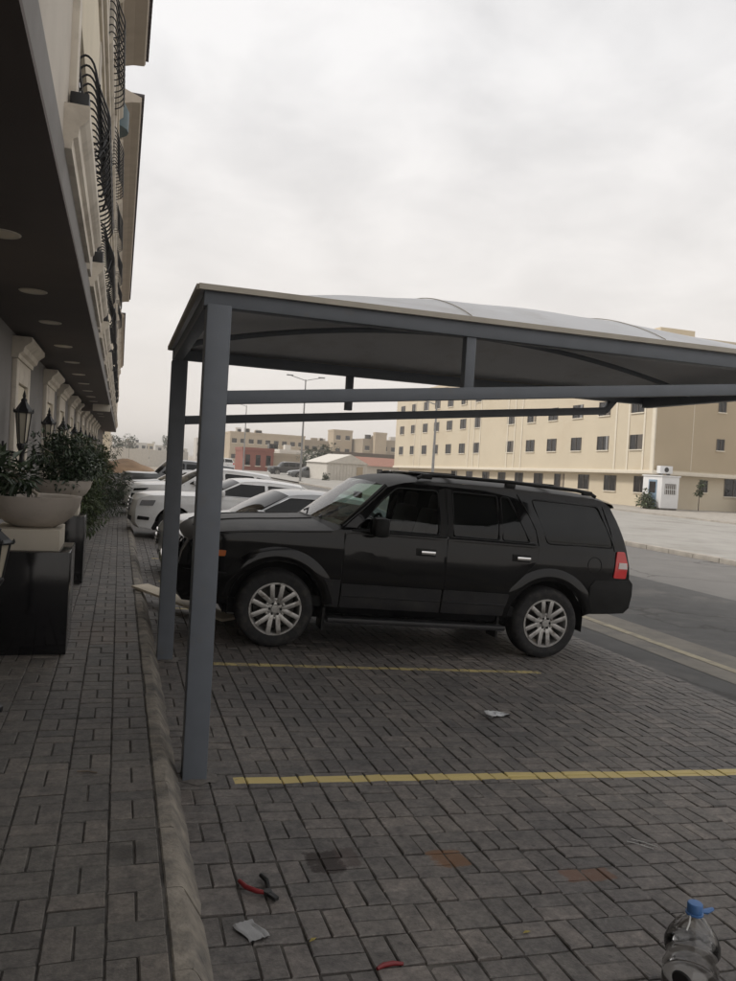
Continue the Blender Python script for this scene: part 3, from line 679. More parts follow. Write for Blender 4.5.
for sd in (-1, 1):
    MB().beam((1.47, sd * .95, .315), (3.36, sd * .95, .315), .16, .05).build('running_board', 'suv_clad', suv, bevel=.015)
    for x in (1.7, 2.4, 3.1): MB().beam((x, sd * .78, .33), (x, sd * .93, .31), .05, .03).build('step_bracket', 'underside', suv)
    # handles
    for hx, hz in ((2.44, 1.03), (3.50, 1.045)):
        y = sd * C.w(hx, hz)
        rbox('handle_recess', 'black_plastic', suv, (hx, y + sd * .006, hz), (.21, .012, .075), .006)
        h = rbox('door_handle', 'chrome', suv, (hx + .015, y + sd * .032, hz), (.155, .024, .038), .010)
    # mirror
    rbox('door_mirror', 'black_plastic', suv, (1.90, sd * 1.075, 1.255), (.15, .23, .19), .045, (0, 0, sd * .12))
    MB().beam((1.87, sd * .90, 1.20), (1.90, sd * 1.0, 1.215), .08, .06).build('mirror_arm', 'black_plastic', suv, bevel=.015)
    # lamps
    C.panel('tail_lamp', roundp([(4.625, .905), (4.80, .905), (4.815, 1.06), (4.765, 1.195), (4.66, 1.195)], .02), 'red_lens', .014, sides=(sd,), depth=.03)
    C.panel('reverse_lamp', [(4.68, 1.01), (4.808, 1.01), (4.80, 1.075), (4.69, 1.075)], 'white_lens', .018, sides=(sd,), depth=.01)
    C.panel('head_lamp', roundp([(.06, .80), (.19, .81), (.20, .96), (.10, .95)], .03), 'dark_glass', .008, sides=(sd,), depth=.03)
    C.panel('side_marker', roundp([(.20, .84), (.455, .85), (.46, .905), (.21, .90)], .012), 'amber_lens', .013, sides=(sd,), depth=.012)
    # roof rail
    m = MB().tube([(2.35, sd * .70, 1.765), (2.42, sd * .70, 1.80), (2.6, sd * .70, 1.815), (3.4, sd * .705, 1.825), (4.2, sd * .70, 1.81), (4.38, sd * .70, 1.79), (4.44, sd * .70, 1.76)], .020, 8)
    rl = m.build('roof_rail', 'black_plastic', suv, smooth=60)
    for x in (2.45, 3.4, 4.33): rbox('rail_foot', 'black_plastic', rl, (x, sd * .70, 1.79), (.12, .04, .05), .012)
for x in (2.75, 3.9): MB().beam((x, -.69, 1.838), (x, .69, 1.838), .05, .022).build('roof_cross_bar', 'black_plastic', suv, bevel=.006)
MB().box(2.40, 2.75, -.45, .45, 1.80, 1.828).build('sunroof', 'dark_glass', suv, bevel=.01)
C.strip('fuel_flap', [(4.38 + .085 * math.cos(R_(a)), 1.03 + .085 * math.sin(R_(a))) for a in range(0, 360, 20)], 'underside', .004, .001, sides=(-1,), closed=True)
C.strip('bumper_gap', [(.08, .70), (.3, .70), (.53, .69)], 'underside', .006, .001)
C.strip('fender_gap', [(1.585, .70), (1.585, .95), (1.59, 1.16)], 'underside', .005, .001)
C.strip('bonnet_gap', [(.3, 1.045), (.7, 1.10), (1.1, 1.13), (1.45, 1.16)], 'underside', .005, .0)
C.strip('tailgate_gap', [(4.63, 1.19), (4.58, 1.4), (4.50, 1.66)], 'underside', .005, .001)
# grille: three chrome bars in a chrome frame
gr = empty('grille'); gr.parent = suv
def frow(z, x, bow, ext=.62, y0=-1, off=.02): return [(x - bow * (1 - abs(q) ** 2.6) - off, q * C.w(x, z), z) for q in [(-ext + 2 * ext * k / 12) for k in range(13)]]
for z, x in ((.955, .11), (.86, .06), (.765, .045), (.68, .02)):
    MB().tube(frow(z, x, .05, .74, off=.055), .036, 8).build('grille_bar', 'chrome', gr, smooth=60)
for sd in (-1, 1):
    MB().tube([(xx - .075, sd * .60, zz) for zz, xx in ((.985, .12), (.86, .06), (.76, .04), (.655, .03))], .034, 8).build('grille_side', 'chrome', gr, smooth=60)
MB().grid([frow(z, x, .05, .72, off=.012) for z, x in ((.95, .11), (.86, .06), (.74, .04), (.66, .02))]).build('grille_mesh', 'black_plastic', gr)
C.belt('lower_bumper', [(.08, .42, 0, .05), (.01, .50, 0, .08), (.0, .60, 0, .08), (.02, .66, 0, .065)], 'suv_clad', off=.004)
for sd in (-1, 1): MB().lathe([(.001, 0), (.05, 0), (.05, .05), (.001, .05)], 14, (-.02, sd * .55, .54), axis='x').build('fog_lamp', 'lamp_clear', suv, smooth=40)
# interior
for yy in (-.42, .42):
    rbox('front_seat', 'seat', suv, (2.35, yy, .85), (.5, .48, .18), .06)
    rbox('seat_back', 'seat', suv, (2.60, yy, 1.15), (.16, .46, .62), .06, (0, .25, 0))
    rbox('head_rest', 'seat', suv, (2.70, yy, 1.52), (.10, .26, .17), .04, (0, .15, 0))
rbox('rear_seat', 'seat', suv, (3.45, 0, 1.05), (.2, 1.3, .75), .06, (0, .2, 0))
rbox('dashboard', 'dash', suv, (1.72, 0, 1.08), (.42, 1.62, .24), .08)
MB().tube([(2.02 + .05 * math.sin(R_(a)), -.42 + .19 * math.cos(R_(a)), 1.17 + .18 * math.sin(R_(a))) for a in range(0, 360, 15)], .016, 6, closed=True).build('steering_wheel', 'dash', suv, smooth=60)
rbox('rear_view_mirror', 'black_plastic', suv, (1.93, 0, 1.52), (.04, .24, .07), .015)
for (a, b) in (((1.40, -.55, 1.27), (1.66, -.12, 1.345)), ((1.36, .05, 1.30), (1.68, .5, 1.34))):
    MB().tube([a, ((a[0] + b[0]) / 2 - .02, (a[1] + b[1]) / 2, (a[2] + b[2]) / 2 + .015), b], .010, 5).build('wiper', 'black_plastic', suv)
for x in (FAx, RAx):
    for sd in (-1, 1): wheel(suv, x, sd * .815, WR, sd, rr_=.66)
MB().lathe([(.001, 0), (.03, 0), (.03, .4), (.001, .4)], 10, (4.35, .55, .36), axis='x').build('exhaust_pipe', 'brake', suv, smooth=50)
MB().box(3.30, 3.325, -.93, -.70, .20, .42).build('mud_flap', 'black_plastic', suv); MB().box(1.44, 1.465, -.93, -.70, .20, .42).build('mud_flap', 'black_plastic', suv)

# ------------------------------------------------------------------ generic parked cars
def rotpt(p, o): return o
def make_car(name, loc, rotz, paint, spec, label, cat='car', lamps='lamp_clear', group='cars parked nose-in along the pavement', tilt=True, detail=True):
    if tilt: loc = (loc[0], loc[1], loc[2] + dz(loc[1]))
    root = empty(name, loc, (0, math.atan(PS) if tilt else 0, rotz), label, cat, group)
    S = spec; c = Car(root, S['W'], S['plan'], S['tum'])
    fa, ra, r = S['fa'], S['ra'], S['r']; g = S.get('gap', r + .055)
    L_ = S['L']; zb = S['zb']
    bot = [(.12, zb), (fa - g - .06, zb - .02)] + arc(fa, r, g, 176, 4) + [(fa + g + .06, zb - .03), (ra - g - .06, zb - .03)] + arc(ra, r, g, 176, 8) + [(ra + g + .06, zb), (L_ - .12, zb + .05)]
    E_ = lambda k: [(p[0], p[1]) for p in S[k]]
    outl = bot + E_('tail')[::-1][0:] + E_('roof')[::-1] + E_('hood')[::-1] + E_('front')[::-1]
    o2 = []
    for p in outl:
        if not o2 or (Vector(p) - Vector(o2[-1])).length > .012: o2.append(p)
    holes = [roundp(h, .035) for h in S['win']]
    c.panel('side_panel', o2, paint, holes=holes, depth=.03, step=.16)
    for h in holes:
        c.panel('side_window', h, 'dark_glass', -.006, depth=0, step=.2)
        c.strip('window_trim', h, S.get('wtrim', 'black_plastic'), .010, .0, closed=True)
    c.belt('front_fascia', S['front'], paint); c.belt('bonnet', catmull(S['hood'], 2), paint, 14)
    a, b = S['hood'][-1], S['roof'][0]
    c.belt('windscreen', catmull([a] + [tuple((p + q) / 2 + (0, 0.02, 0, 0)[i] for i, (p, q) in enumerate(zip(a, b)))] + [b], 3), 'dark_glass', 14)
    c.belt('roof', catmull(S['roof'], 2), paint, 14)
    c.belt('rear_window', [S['roof'][-1], S['tail'][0]], 'dark_glass', 12)
    c.belt('tail', S['tail'], paint, 12)
    MB().box(.4, L_ - .4, -S['W'] + .1, S['W'] - .1, zb - .05, zb + .12).build('underbody', 'underside', root)
    for x in (fa, ra):
        for sd in (-1, 1):
            rows = [[(x + g * math.cos(R_(q)), sd * t, r + g * math.sin(R_(q))) for q in range(-10, 191, 25)] for t in (S['W'] - .04, S['W'] - .3)]
            rows.append([(x, sd * (S['W'] - .3), r)] * len(rows[0]))
            MB().grid(rows).build('wheel_liner', 'underside', root)
            wheel(root, x, sd * (S['W'] - .125), r, sd, S.get('spokes', 5), width=.2, rr_=.68)
    for sd in (-1, 1):
        c.panel('head_lamp', roundp(S['lamp'], .02), lamps, .010, sides=(sd,), depth=.03)
        c.panel('tail_lamp', roundp(S['tlamp'], .02), 'red_lens', .010, sides=(sd,), depth=.03)
        mx_ = S['win'][0][0][0] + .16; mz = S['win'][0][0][1] + .06
        rbox('door_mirror', paint, root, (mx_, sd * (c.w(mx_, mz) + .10), mz), (.12, .2, .13), .04)
    x0, z0, cr0, bw0 = S['front'][len(S['front']) // 2]
    for z, x, ext in S['grille']:
        MB().tube([(x - bw0 * (1 - abs(q) ** 2.6) - .012, q * c.w(x, z), z) for q in [(-ext + 2 * ext * k / 10) for k in range(11)]], .022, 6).build('grille_bar', S.get('gmat', 'chrome'), root, smooth=60)
    gz = [q[0] for q in S['grille']]; gx = [q[1] for q in S['grille']]; ext = S['grille'][0][2]
    MB().grid([[(x - bw0 * (1 - abs(q) ** 2.6) - .008, q * c.w(x, z), z) for q in [(-ext + 2 * ext * k / 10) for k in range(11)]] for z, x in ((max(gz), gx[gz.index(max(gz))]), (min(gz), gx[gz.index(min(gz))]))]).build('grille', 'black_plastic', root)
    rbox('number_plate', 'white_paint', root, (x0 - bw0 - .02, 0, .45), (.012, .5, .11), .004)
    if 'lowgrille' in S:
        z, x, e = S['lowgrille']
        MB().grid([[(x - bw0 * (1 - abs(q) ** 2.6) - .010, q * c.w(x, zz), zz) for q in [(-e + 2 * e * k / 10) for k in range(11)]] for zz in (z - .05, z + .05)]).build('lower_grille', 'black_plastic', root)
    if 'intake' in S: c.panel('fog_intake', roundp(S['intake'], .02), 'black_plastic', .006)
    for d in S['doors']: c.strip('door_gap', d, 'underside', .005, .001)
    return root

TUM = [(.25, .05), (.5, .01), (.75, .0), (.92, .03), (1.0, .05), (1.43, .24), (1.5, .28)]
PLAN = [(0, .22), (.15, .14), (.4, .06), (.8, .01), (1.2, 0), (3.6, 0), (4.2, .03), (4.75, .13)]
SEDAN = dict(L=4.75, W=.91, plan=[(0, .17), (.15, .11), (.4, .05), (.8, .01), (1.2, 0), (3.6, 0), (4.2, .03), (4.75, .13)], tum=TUM, fa=.92, ra=3.72, r=.325, zb=.24,
    front=[(.14, .24, 0, .14), (.05, .36, 0, .18), (.03, .52, 0, .19), (.05, .66, 0, .17)],
    hood=[(.05, .66, 0, .17), (.16, .75, .03, .16), (.5, .84, .04, .10), (1.0, .90, .045, .08), (1.42, .95, .05, .14)],
    roof=[(2.10, 1.345, .05, .12), (2.45, 1.395, .05, .04), (2.9, 1.395, .05, 0), (3.3, 1.36, .05, -.06)],
    tail=[(4.05, 1.06, .03, -.14), (4.35, 1.03, .03, -.10), (4.68, .98, .02, -.10), (4.74, .78, 0, -.12), (4.75, .5, 0, -.12), (4.63, .29, 0, -.08)],
    win=[[(1.50, .985), (2.63, 1.0), (2.61, 1.325), (2.12, 1.315)], [(2.69, 1.002), (3.72, 1.03), (3.30, 1.295), (2.67, 1.328)]],
    lamp=[(.09, .57), (.48, .64), (.55, .74), (.14, .69)], tlamp=[(4.35, .78), (4.71, .76), (4.69, .93), (4.38, .95)],
    grille=[(.62, .04, .5), (.54, .03, .48), (.46, .03, .44)], lowgrille=(.32, .07, .6),
    doors=[[(1.46, .30), (1.46, .92)], [(2.66, .30), (2.66, 1.0)], [(3.30, .55), (3.55, .78), (3.62, 1.02)]])
def mod(S, **k): d = dict(S); d.update(k); return d
BIG = mod(SEDAN, L=4.95, W=.94, r=.345, fa=.82, ra=3.90, zb=.25, wtrim='chrome',
    plan=[(0, .15), (.12, .09), (.35, .03), (.8, .0), (3.8, 0), (4.4, .02), (4.95, .10)],
    tum=[(.25, .05), (.5, .01), (.8, .0), (.98, .02), (1.06, .04), (1.45, .20), (1.5, .24)],
    front=[(.13, .22, 0, .10), (.03, .34, 0, .13), (.02, .60, 0, .13), (.05, .80, 0, .11)],
    hood=[(.05, .80, 0, .11), (.14, .88, .03, .11), (.5, .95, .035, .06), (1.1, .99, .04, .06), (1.50, 1.02, .045, .12)],
    roof=[(2.15, 1.37, .05, .10), (2.5, 1.425, .05, .04), (3.1, 1.425, .05, 0), (3.55, 1.39, .05, -.05)],
    tail=[(4.22, 1.10, .03, -.12), (4.5, 1.07, .03, -.08), (4.88, 1.03, .02, -.08), (4.94, .8, 0, -.09), (4.95, .5, 0, -.09), (4.83, .3, 0, -.06)],
    win=[[(1.60, 1.05), (2.73, 1.06), (2.71, 1.352), (2.18, 1.345)], [(2.79, 1.062), (3.86, 1.085), (3.52, 1.335), (2.77, 1.355)]],
    intake=[(.06, .40), (.30, .40), (.31, .47), (.07, .48)], lamp=[(.08, .70), (.36, .72), (.41, .84), (.12, .82)], tlamp=[(4.7, .78), (4.9, .78), (4.88, .98), (4.72, .98)],
    grille=[(.80, .03, .52), (.72, .02, .52), (.63, .02, .52), (.55, .02, .5)], lowgrille=(.40, .03, .75),
    doors=[[(1.52, .30), (1.52, 1.0)], [(2.76, .30), (2.76, 1.06)], [(3.45, .6), (3.7, .82), (3.78, 1.08)]])
CROSS = mod(SEDAN, L=4.55, W=.93, r=.365, fa=.92, ra=3.66, zb=.32,
    tum=[(.3, .05), (.55, .01), (.9, .0), (1.05, .03), (1.12, .05), (1.58, .22), (1.68, .28)],
    front=[(.14, .30, 0, .12), (.05, .42, 0, .16), (.04, .65, 0, .16), (.07, .83, 0, .14)],
    hood=[(.07, .83, 0, .14), (.18, .93, .03, .13), (.5, 1.0, .04, .09), (1.0, 1.05, .045, .08), (1.38, 1.09, .05, .14)],
    roof=[(2.0, 1.52, .05, .11), (2.4, 1.585, .05, .04), (3.1, 1.58, .05, 0), (3.8, 1.53, .05, -.05)],
    tail=[(4.30, 1.10, .02, -.1), (4.42, 1.02, 0, -.1), (4.48, .8, 0, -.1), (4.53, .6, 0, -.1), (4.42, .38, 0, -.07)],
    win=[[(1.58, 1.125), (2.50, 1.14), (2.48, 1.49), (2.10, 1.48)], [(2.58, 1.14), (3.40, 1.15), (3.36, 1.48), (2.56, 1.49)], [(3.48, 1.16), (4.0, 1.18), (3.82, 1.42), (3.44, 1.47)]],
    intake=[(.07, .62), (.20, .63), (.20, .74), (.08, .74)], lamp=[(.12, .80), (.44, .86), (.52, .92), (.14, .87)], tlamp=[(4.2, .88), (4.44, .88), (4.42, 1.03), (4.22, 1.05)],
    grille=[(.72, .04, .5), (.62, .035, .5), (.52, .04, .5)], lowgrille=(.42, .06, .7), gmat='black_plastic',
    doors=[[(1.44, .40), (1.44, 1.08)], [(2.54, .38), (2.54, 1.13)], [(3.22, .65), (3.42, .85), (3.48, 1.14)]])
BOXY = mod(CROSS, L=4.85, W=.95, r=.39, zb=.38, fa=.88, ra=3.75,
    tum=[(.3, .05), (.55, .01), (.95, .0), (1.15, .03), (1.22, .05), (1.75, .16), (1.85, .22)],
    front=[(.10, .36, 0, .08), (.03, .5, 0, .1), (.03, .8, 0, .1), (.06, 1.0, 0, .1)],
    hood=[(.06, 1.0, 0, .1), (.16, 1.06, .03, .1), (.6, 1.10, .04, .06), (1.1, 1.12, .04, .06), (1.36, 1.15, .04, .1)],
    roof=[(1.80, 1.68, .05, .08), (2.2, 1.75, .05, .03), (3.2, 1.75, .05, 0), (4.4, 1.70, .05, -.03)],
    tail=[(4.72, 1.15, .02, -.05), (4.76, 1.0, 0, -.05), (4.78, .8, 0, -.05), (4.83, .6, 0, -.06), (4.75, .42, 0, -.05)],
    win=[[(1.50, 1.19), (2.40, 1.20), (2.38, 1.64), (1.90, 1.63)], [(2.48, 1.20), (3.35, 1.20), (3.33, 1.64), (2.46, 1.64)], [(3.45, 1.20), (4.5, 1.21), (4.36, 1.61), (3.43, 1.64)]],
    lamp=[(.08, .82), (.36, .84), (.38, 1.0), (.10, .97)], tlamp=[(4.5, .92), (4.75, .92), (4.73, 1.15), (4.52, 1.15)],
    doors=[[(1.40, .45), (1.40, 1.14)], [(2.44, .42), (2.44, 1.19)], [(3.3, .7), (3.4, 1.19)]])
def shx(P, d, k): return [((p[0] * k if p[0] < 1.45 and len(p) == 4 else p[0] - d),) + tuple(p[1:]) for p in P]
SHORT = mod(SEDAN, L=4.4, ra=3.40, fa=.86, plan=[(0, .16), (.15, .10), (.4, .04), (.8, .0), (3.3, 0), (3.9, .03), (4.4, .12)], wtrim='chrome',
    front=[(x, z, c, b * .6) for x, z, c, b in SEDAN['front']],
    hood=[(x * .754, z, c, b * .7) for x, z, c, b in SEDAN['hood']], roof=[(x - .35, z, c, b) for x, z, c, b in SEDAN['roof']], tail=[(x - .35, z, c, b) for x, z, c, b in SEDAN['tail']],
    win=[[(x - .35, z) for x, z in q] for q in SEDAN['win']], tlamp=[(x - .35, z) for x, z in SEDAN['tlamp']], doors=[[(x - .35, z) for x, z in q] for q in SEDAN['doors']])
def cz(x): return pz(x) - .004
make_car('parked_sedan', (.66, 11.6 + .91, cz(.66)), R_(-1), 'silver_paint', SHORT, 'silver saloon with sloping roof parked right behind the black SUV', 'car')
make_car('parked_sedan', (.32, 17.3 + .94, cz(.3)), R_(.5), 'white_paint', BIG, 'white saloon with upright grille and chrome window trim, nose over the kerb', 'car')
make_car('parked_crossover', (.22, 22.3 + .93, cz(.3)), R_(1.0), 'white_paint', CROSS, 'white crossover with slim dark headlamps between white saloon and dark saloon', 'car', lamps='dark_glass')
make_car('parked_sedan', (.02, 26.4 + .91, cz(.3)), R_(1), 'dark_paint', SEDAN, 'dark saloon parked just past the white crossover', 'car')
make_car('parked_sedan', (.02, 29.4 + .91, cz(.3)), R_(1.2), 'grey_paint', SEDAN, 'grey saloon parked between dark saloon and boxy grey off-roader', 'car')
make_car('parked_offroader', (.10, 33.4 + .95, cz(.3)), R_(1.2), 'grey_paint', BOXY, 'boxy dark grey off-roader at the far end of the parked row', 'car')

# ------------------------------------------------------------------ hotel building on the left
FXc, WXc, SZ = -.42, -1.52, 3.2
BY0, BY1 = -4.0, 76.0
bl = empty('hotel_building', (WXc, 20, 0), label='long plaster building overhanging the pavement with iron balconies and cream mouldings', cat='building')
def bp_(m, name, mat, **k): return wpart(m, name, mat, bl, **k)
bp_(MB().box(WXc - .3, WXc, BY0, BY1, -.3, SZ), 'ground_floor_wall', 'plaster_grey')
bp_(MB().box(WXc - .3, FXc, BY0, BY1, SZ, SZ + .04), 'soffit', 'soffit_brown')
bp_(MB().box(-2.4, FXc - .012, BY0, BY1, SZ + .04, 9.6), 'upper_wall', 'facade_stone')
bp_(MB().box(FXc - .1, FXc, BY0, BY1, SZ + .04, SZ + .30), 'fascia_band', 'plaster_grey')
bp_(MB().box(FXc - .1, FXc + .018, BY0, BY1, 4.62, 5.9), 'wall_band', 'facade_cream', bevel=.01)
bp_(MB().box(FXc - .1, FXc + .05, BY0, BY1, 5.9, 6.02), 'string_course', 'trim_cream', bevel=.015)
bp_(MB().box(FXc - .1, FXc + .09, BY0, BY1, 6.02, 6.12), 'string_course', 'trim_cream', bevel=.015)
bp_(MB().box(FXc - .1, FXc + .06, BY0, BY1, 8.75, 8.9), 'string_course', 'trim_cream', bevel=.015)
bp_(MB().box(-2.5, FXc + .0, -4, 19.0, 9.58, 10.0), 'parapet', 'facade_stone')
def moulding(y0, y1, z0, depth, n=3, h=.28, name='window_moulding'):
    pr = [(FXc - .02, z0), (FXc + depth * .30, z0), (FXc + depth * .34, z0 + h * .22), (FXc + depth * .55, z0 + h * .28), (FXc + depth * .60, z0 + h * .5), (FXc + depth * .82, z0 + h * .6), (FXc + depth, z0 + h * .72), (FXc + depth, z0 + h), (FXc - .02, z0 + h)]
    bp_(MB().prism(pr, 'y', y0, y1), name, 'trim_cream')
bar_prof = catmull([(-.425, 4.24), (-.43, 4.36), (-.37, 4.43), (-.31, 4.38), (-.265, 4.22), (-.185, 4.02), (-.20, 3.88), (-.29, 3.81), (-.40, 3.80)], 3)
bar_me = MB().tube([(x - FXc, 0, z) for x, z in bar_prof], .0085, 5)
bme = bpy.data.meshes.new('bar'); bme.from_pydata(bar_me.v, [], bar_me.f); bme.materials.append(M['iron'])
def balcony(y0, y1, dzb, sp=.155, xs=1.0):
    rt = bpy.data.objects.new('balcony_railing', None); col.objects.link(rt); rt.parent = bl; rt.location = Vector((FXc, y0, dzb)) - Vector(bl.location)
    n = int((y1 - y0) / sp)
    for i in range(n + 1):
        b = bpy.data.objects.new('bar', bme); col.objects.link(b); b.parent = rt; b.location = (0, i * sp, 0); b.scale = (xs, 1, 1)
    for k in (4, 12, 17, 24):
        x, z = bar_prof[min(k, len(bar_prof) - 1)]
        MB().tube([((x - FXc) * xs, -.04, z), ((x - FXc) * xs, y1 - y0 + .04, z)], .010, 5).build('rail', 'iron', rt)
    for i in range(2 if dzb < 1 else 0):
        yy = (y1 - y0) * (i + .8) / 2.6
        MB().tube([(.13 * xs + .08 * math.cos(R_(a)) * xs, yy + .22 * math.sin(R_(a)) , 4.1 + .16 * math.cos(R_(a * 2))) for a in range(0, 360, 20)], .012, 5, closed=True).build('scroll', 'iron', rt)
per = 4.4
for k in range(16):
    y0 = 5.4 + per * k
    if y0 > 72: break
    moulding(y0, y0 + 3.2, 3.48, .14)
    # black flood lights at the ends of the moulding
    for yy in (y0 + .25, y0 + 3.05):
        if k < 5: bp_(MB().box(FXc, FXc + .12, yy, yy + .16, 3.80, 3.94), 'flood_light', 'iron', bevel=.01)
    if k < 8: balcony(y0 + .8, y0 + 3.6 if k == 0 else y0 + 3.3, 0)
    # window opening behind the balcony
    bp_(MB().box(FXc - .05, FXc - .006, y0 + .5, y0 + 2.7, 3.80, 4.6), 'window_recess', 'far_window')
    for yy in (y0 + .30, y0 + 2.7): bp_(MB().box(FXc - .05, FXc + .035, yy, yy + .2, 3.76, 4.62), 'window_surround', 'trim_cream', bevel=.012)
    # second upper floor: surround, sill and head
    bp_(MB().box(FXc - .05, FXc + .004, y0 + .6, y0 + 2.6, 6.5, 8.1), 'window_recess', 'far_window')
    for yy in (y0 + .36, y0 + 2.6): bp_(MB().box(FXc - .05, FXc + .05, yy, yy + .24, 6.35, 8.2), 'window_surround', 'trim_cream', bevel=.015)
    moulding(y0 + .1, y0 + 3.1, 6.18, .12, h=.2); moulding(y0 + .1, y0 + 3.1, 8.2, .16, h=.24)
    if k < 7: balcony(y0 + .5, y0 + 2.7, 2.75, .19)
    # pilaster between modules
    bp_(MB().box(FXc - .05, FXc + .03, y0 - .75, y0 - .35, 3.51, 8.74), 'pilaster', 'facade_stone', bevel=.02) if k else None
# eaves in two lengths with tile ends, low dome between
def eave(y0, y1, x1, z):
    pr = [(-.6, z), (FXc + .08, z), (FXc + .10, z + .14), (FXc + .3, z + .2), (x1 - .03, z + .22), (x1, z + .26), (x1, z + .34), (-.6, z + .6)]
    bp_(MB().prism(pr, 'y', y0, y1), 'eave', 'eave_stone')
    m = MB(); y = y0
    while y < y1:
        m.lathe([(.001, 0), (.07, 0), (.07, .3), (.001, .3)], 8, (x1 - .24, y + .1, z + .40), axis='x'); y += .2
    o = bp_(m, 'roof_tile_row', 'tile_dark', smooth=40); o['kind'] = 'stuff'
eave(-4, 18.3, .13, 9.7); eave(20.2, 47, .10, 9.7)
bp_(MB().lathe([(.5, 8.9), (.5, 9.35), (.42, 9.5), (.28, 9.62), (.12, 9.7), (.02, 9.72)], 16, (-.66, 19.5, 0)), 'corner_dome', 'teal_roof', smooth=40)
eave(47.4, 76, -.12, 8.9)
# soffit downlights
for i, yy in enumerate([6.65, 8.95, 11.05, 13.5, 15.9, 18.4, 20.9, 23.4, 25.9, 28.4, 32, 35, 38, 41]):
    ds = tag(empty('downlight', (-.93, yy, SZ)), cat='ceiling light', group='round downlights in the dark soffit', label='round cream recessed downlight set in the dark brown soffit')
    MB().lathe([(.10, -.004), (.125, -.012), (.14, -.004), (.14, .004)], 20).build('trim_ring', 'light_trim', ds, smooth=40)
    MB().lathe([(.001, -.006), (.098, -.006), (.098, .0), (.001, .0)], 20).build('lens', 'light_lens', ds)
# windows in the ground-floor wall
for (y0, y1) in ((6.6, 8.6), (12.4, 14.15), (17.2, 19.2), (20.9, 22.9), (25.2, 27.2), (29.2, 31.2), (33.2, 35.2), (37.2, 39.2), (41.2, 43.2), (45.2, 47.2), (49.2, 51.2), (53, 55)):
    g_ = bpy.data.objects.new('window', None); col.objects.link(g_); g_.parent = bl; g_.location = Vector((WXc, y0, 0)) - Vector(bl.location); d = y1 - y0
    for a, b in ((0, .26), (d - .26, d)): MB().box(0, .07, a, b, .5, 2.84).build('jamb', 'trim_cream', g_, bevel=.012)
    MB().box(0, .068, .262, d - .262, 2.52, 2.838).build('lintel', 'trim_cream', g_, bevel=.012)
    MB().box(0, .10, -.05, d + .05, .38, .498).build('sill', 'trim_cream', g_, bevel=.012)
    pr = [(0, 2.842), (.09, 2.842), (.10, 2.90), (.15, 2.93), (.17, 3.0), (.24, 3.06), (.26, 3.08), (.26, 3.14), (0, 3.14)]
    MB().prism(pr, 'y', -.12, d + .12).build('cornice', 'trim_cream', g_)
    MB().box(-.02, .012, .27, d - .27, .51, 2.51).build('pane', 'facade_cream', g_)
    MB().box(.0, .03, .27, d - .27, 2.0, 2.06).build('transom', 'trim_cream', g_)
# drop beam with light box across the soffit
bp_(MB().box(-1.5, -.99, 29.9, 30.2, 2.93, 3.199), 'drop_beam', 'soffit_brown'); bp_(MB().box(-.988, -.40, 29.88, 30.22, 2.96, 3.199), 'sign_box', 'light_trim', bevel=.01)

# ------------------------------------------------------------------ wall lanterns
def make_lantern(name, loc, label, group):
    t = empty(name, loc, label=label, cat='lantern', group=group)
    cx = .25                                  # lantern hangs out from the wall along +X
    # six-sided lantern: frame, panes, roof
    z0, z1 = .18, .60; r0, r1 = .058, .100
    for k in range(6):
        a0, a1 = R_(60 * k), R_(60 * k + 60)
        MB().tube([(cx + r0 * math.cos(a0), r0 * math.sin(a0), z0), (cx + r1 * math.cos(a0), r1 * math.sin(a0), z1)], .008, 5).build('frame_bar', 'iron', t)
        q = .93
        MB().add([(cx + r0 * q * math.cos(a0), r0 * q * math.sin(a0), z0 + .01), (cx + r0 * q * math.cos(a1), r0 * q * math.sin(a1), z0 + .01), (cx + r1 * q * math.cos(a1), r1 * q * math.sin(a1), z1 - .01), (cx + r1 * q * math.cos(a0), r1 * q * math.sin(a0), z1 - .01)], [(0, 1, 2, 3)]).build('glass_pane', 'lamp_glass', t)
    MB().lathe([(.125, z1 - .010), (.130, z1 + .012), (.10, z1 + .045), (.06, z1 + .11), (.036, z1 + .15), (.042, z1 + .17), (.016, z1 + .20), (.024, z1 + .225), (.004, z1 + .30)], 6, (cx, 0, 0)).build('roof_cap', 'iron', t)
    for k in range(6): MB().lathe([(.012, 0), (.009, .025), (.002, .05)], 5, (cx + .122 * math.cos(R_(60 * k)), .122 * math.sin(R_(60 * k)), z1 + .008)).build('crown_finial', 'iron', t)
    MB().lathe([(.02, -.12), (.045, -.08), (.03, -.02), (.036, .06), (.062, .12), (.072, .16), (.064, .185)], 8, (cx, 0, 0)).build('base_cup', 'iron', t, smooth=50)
    MB().tube([(0, 0, .05), (.10, 0, .06), (cx, 0, .03)], .018, 6).build('bracket_arm', 'iron', t)
    MB().tube([(.02 + .09 * (1 - math.cos(R_(a))) , 0, -.08 + .09 * math.sin(R_(a))) for a in range(-90, 271, 24)], .010, 5).build('bracket_scroll', 'iron', t)
    MB().tube([(.13 + .055 * math.cos(R_(a)), 0, -.03 + .055 * math.sin(R_(a))) for a in range(0, 361, 30)], .008, 5).build('bracket_scroll', 'iron', t)
    MB().box(0, .03, -.05, .05, -.16, .20).build('wall_plate', 'iron', t, bevel=.008)
    return t
lab = 'black iron wall lantern on scrolled bracket along the ground-floor wall'; gp = 'wall lanterns under the soffit'
l0 = make_lantern('wall_lantern', (WXc, 11.75, 1.45), lab, gp)
for yy in (15.75, 19.6, 24.4, 28.2, 32.2, 36.2, 40.2, 44.2):
    o = copy_tree(l0); o.location = (WXc, yy, 1.42)
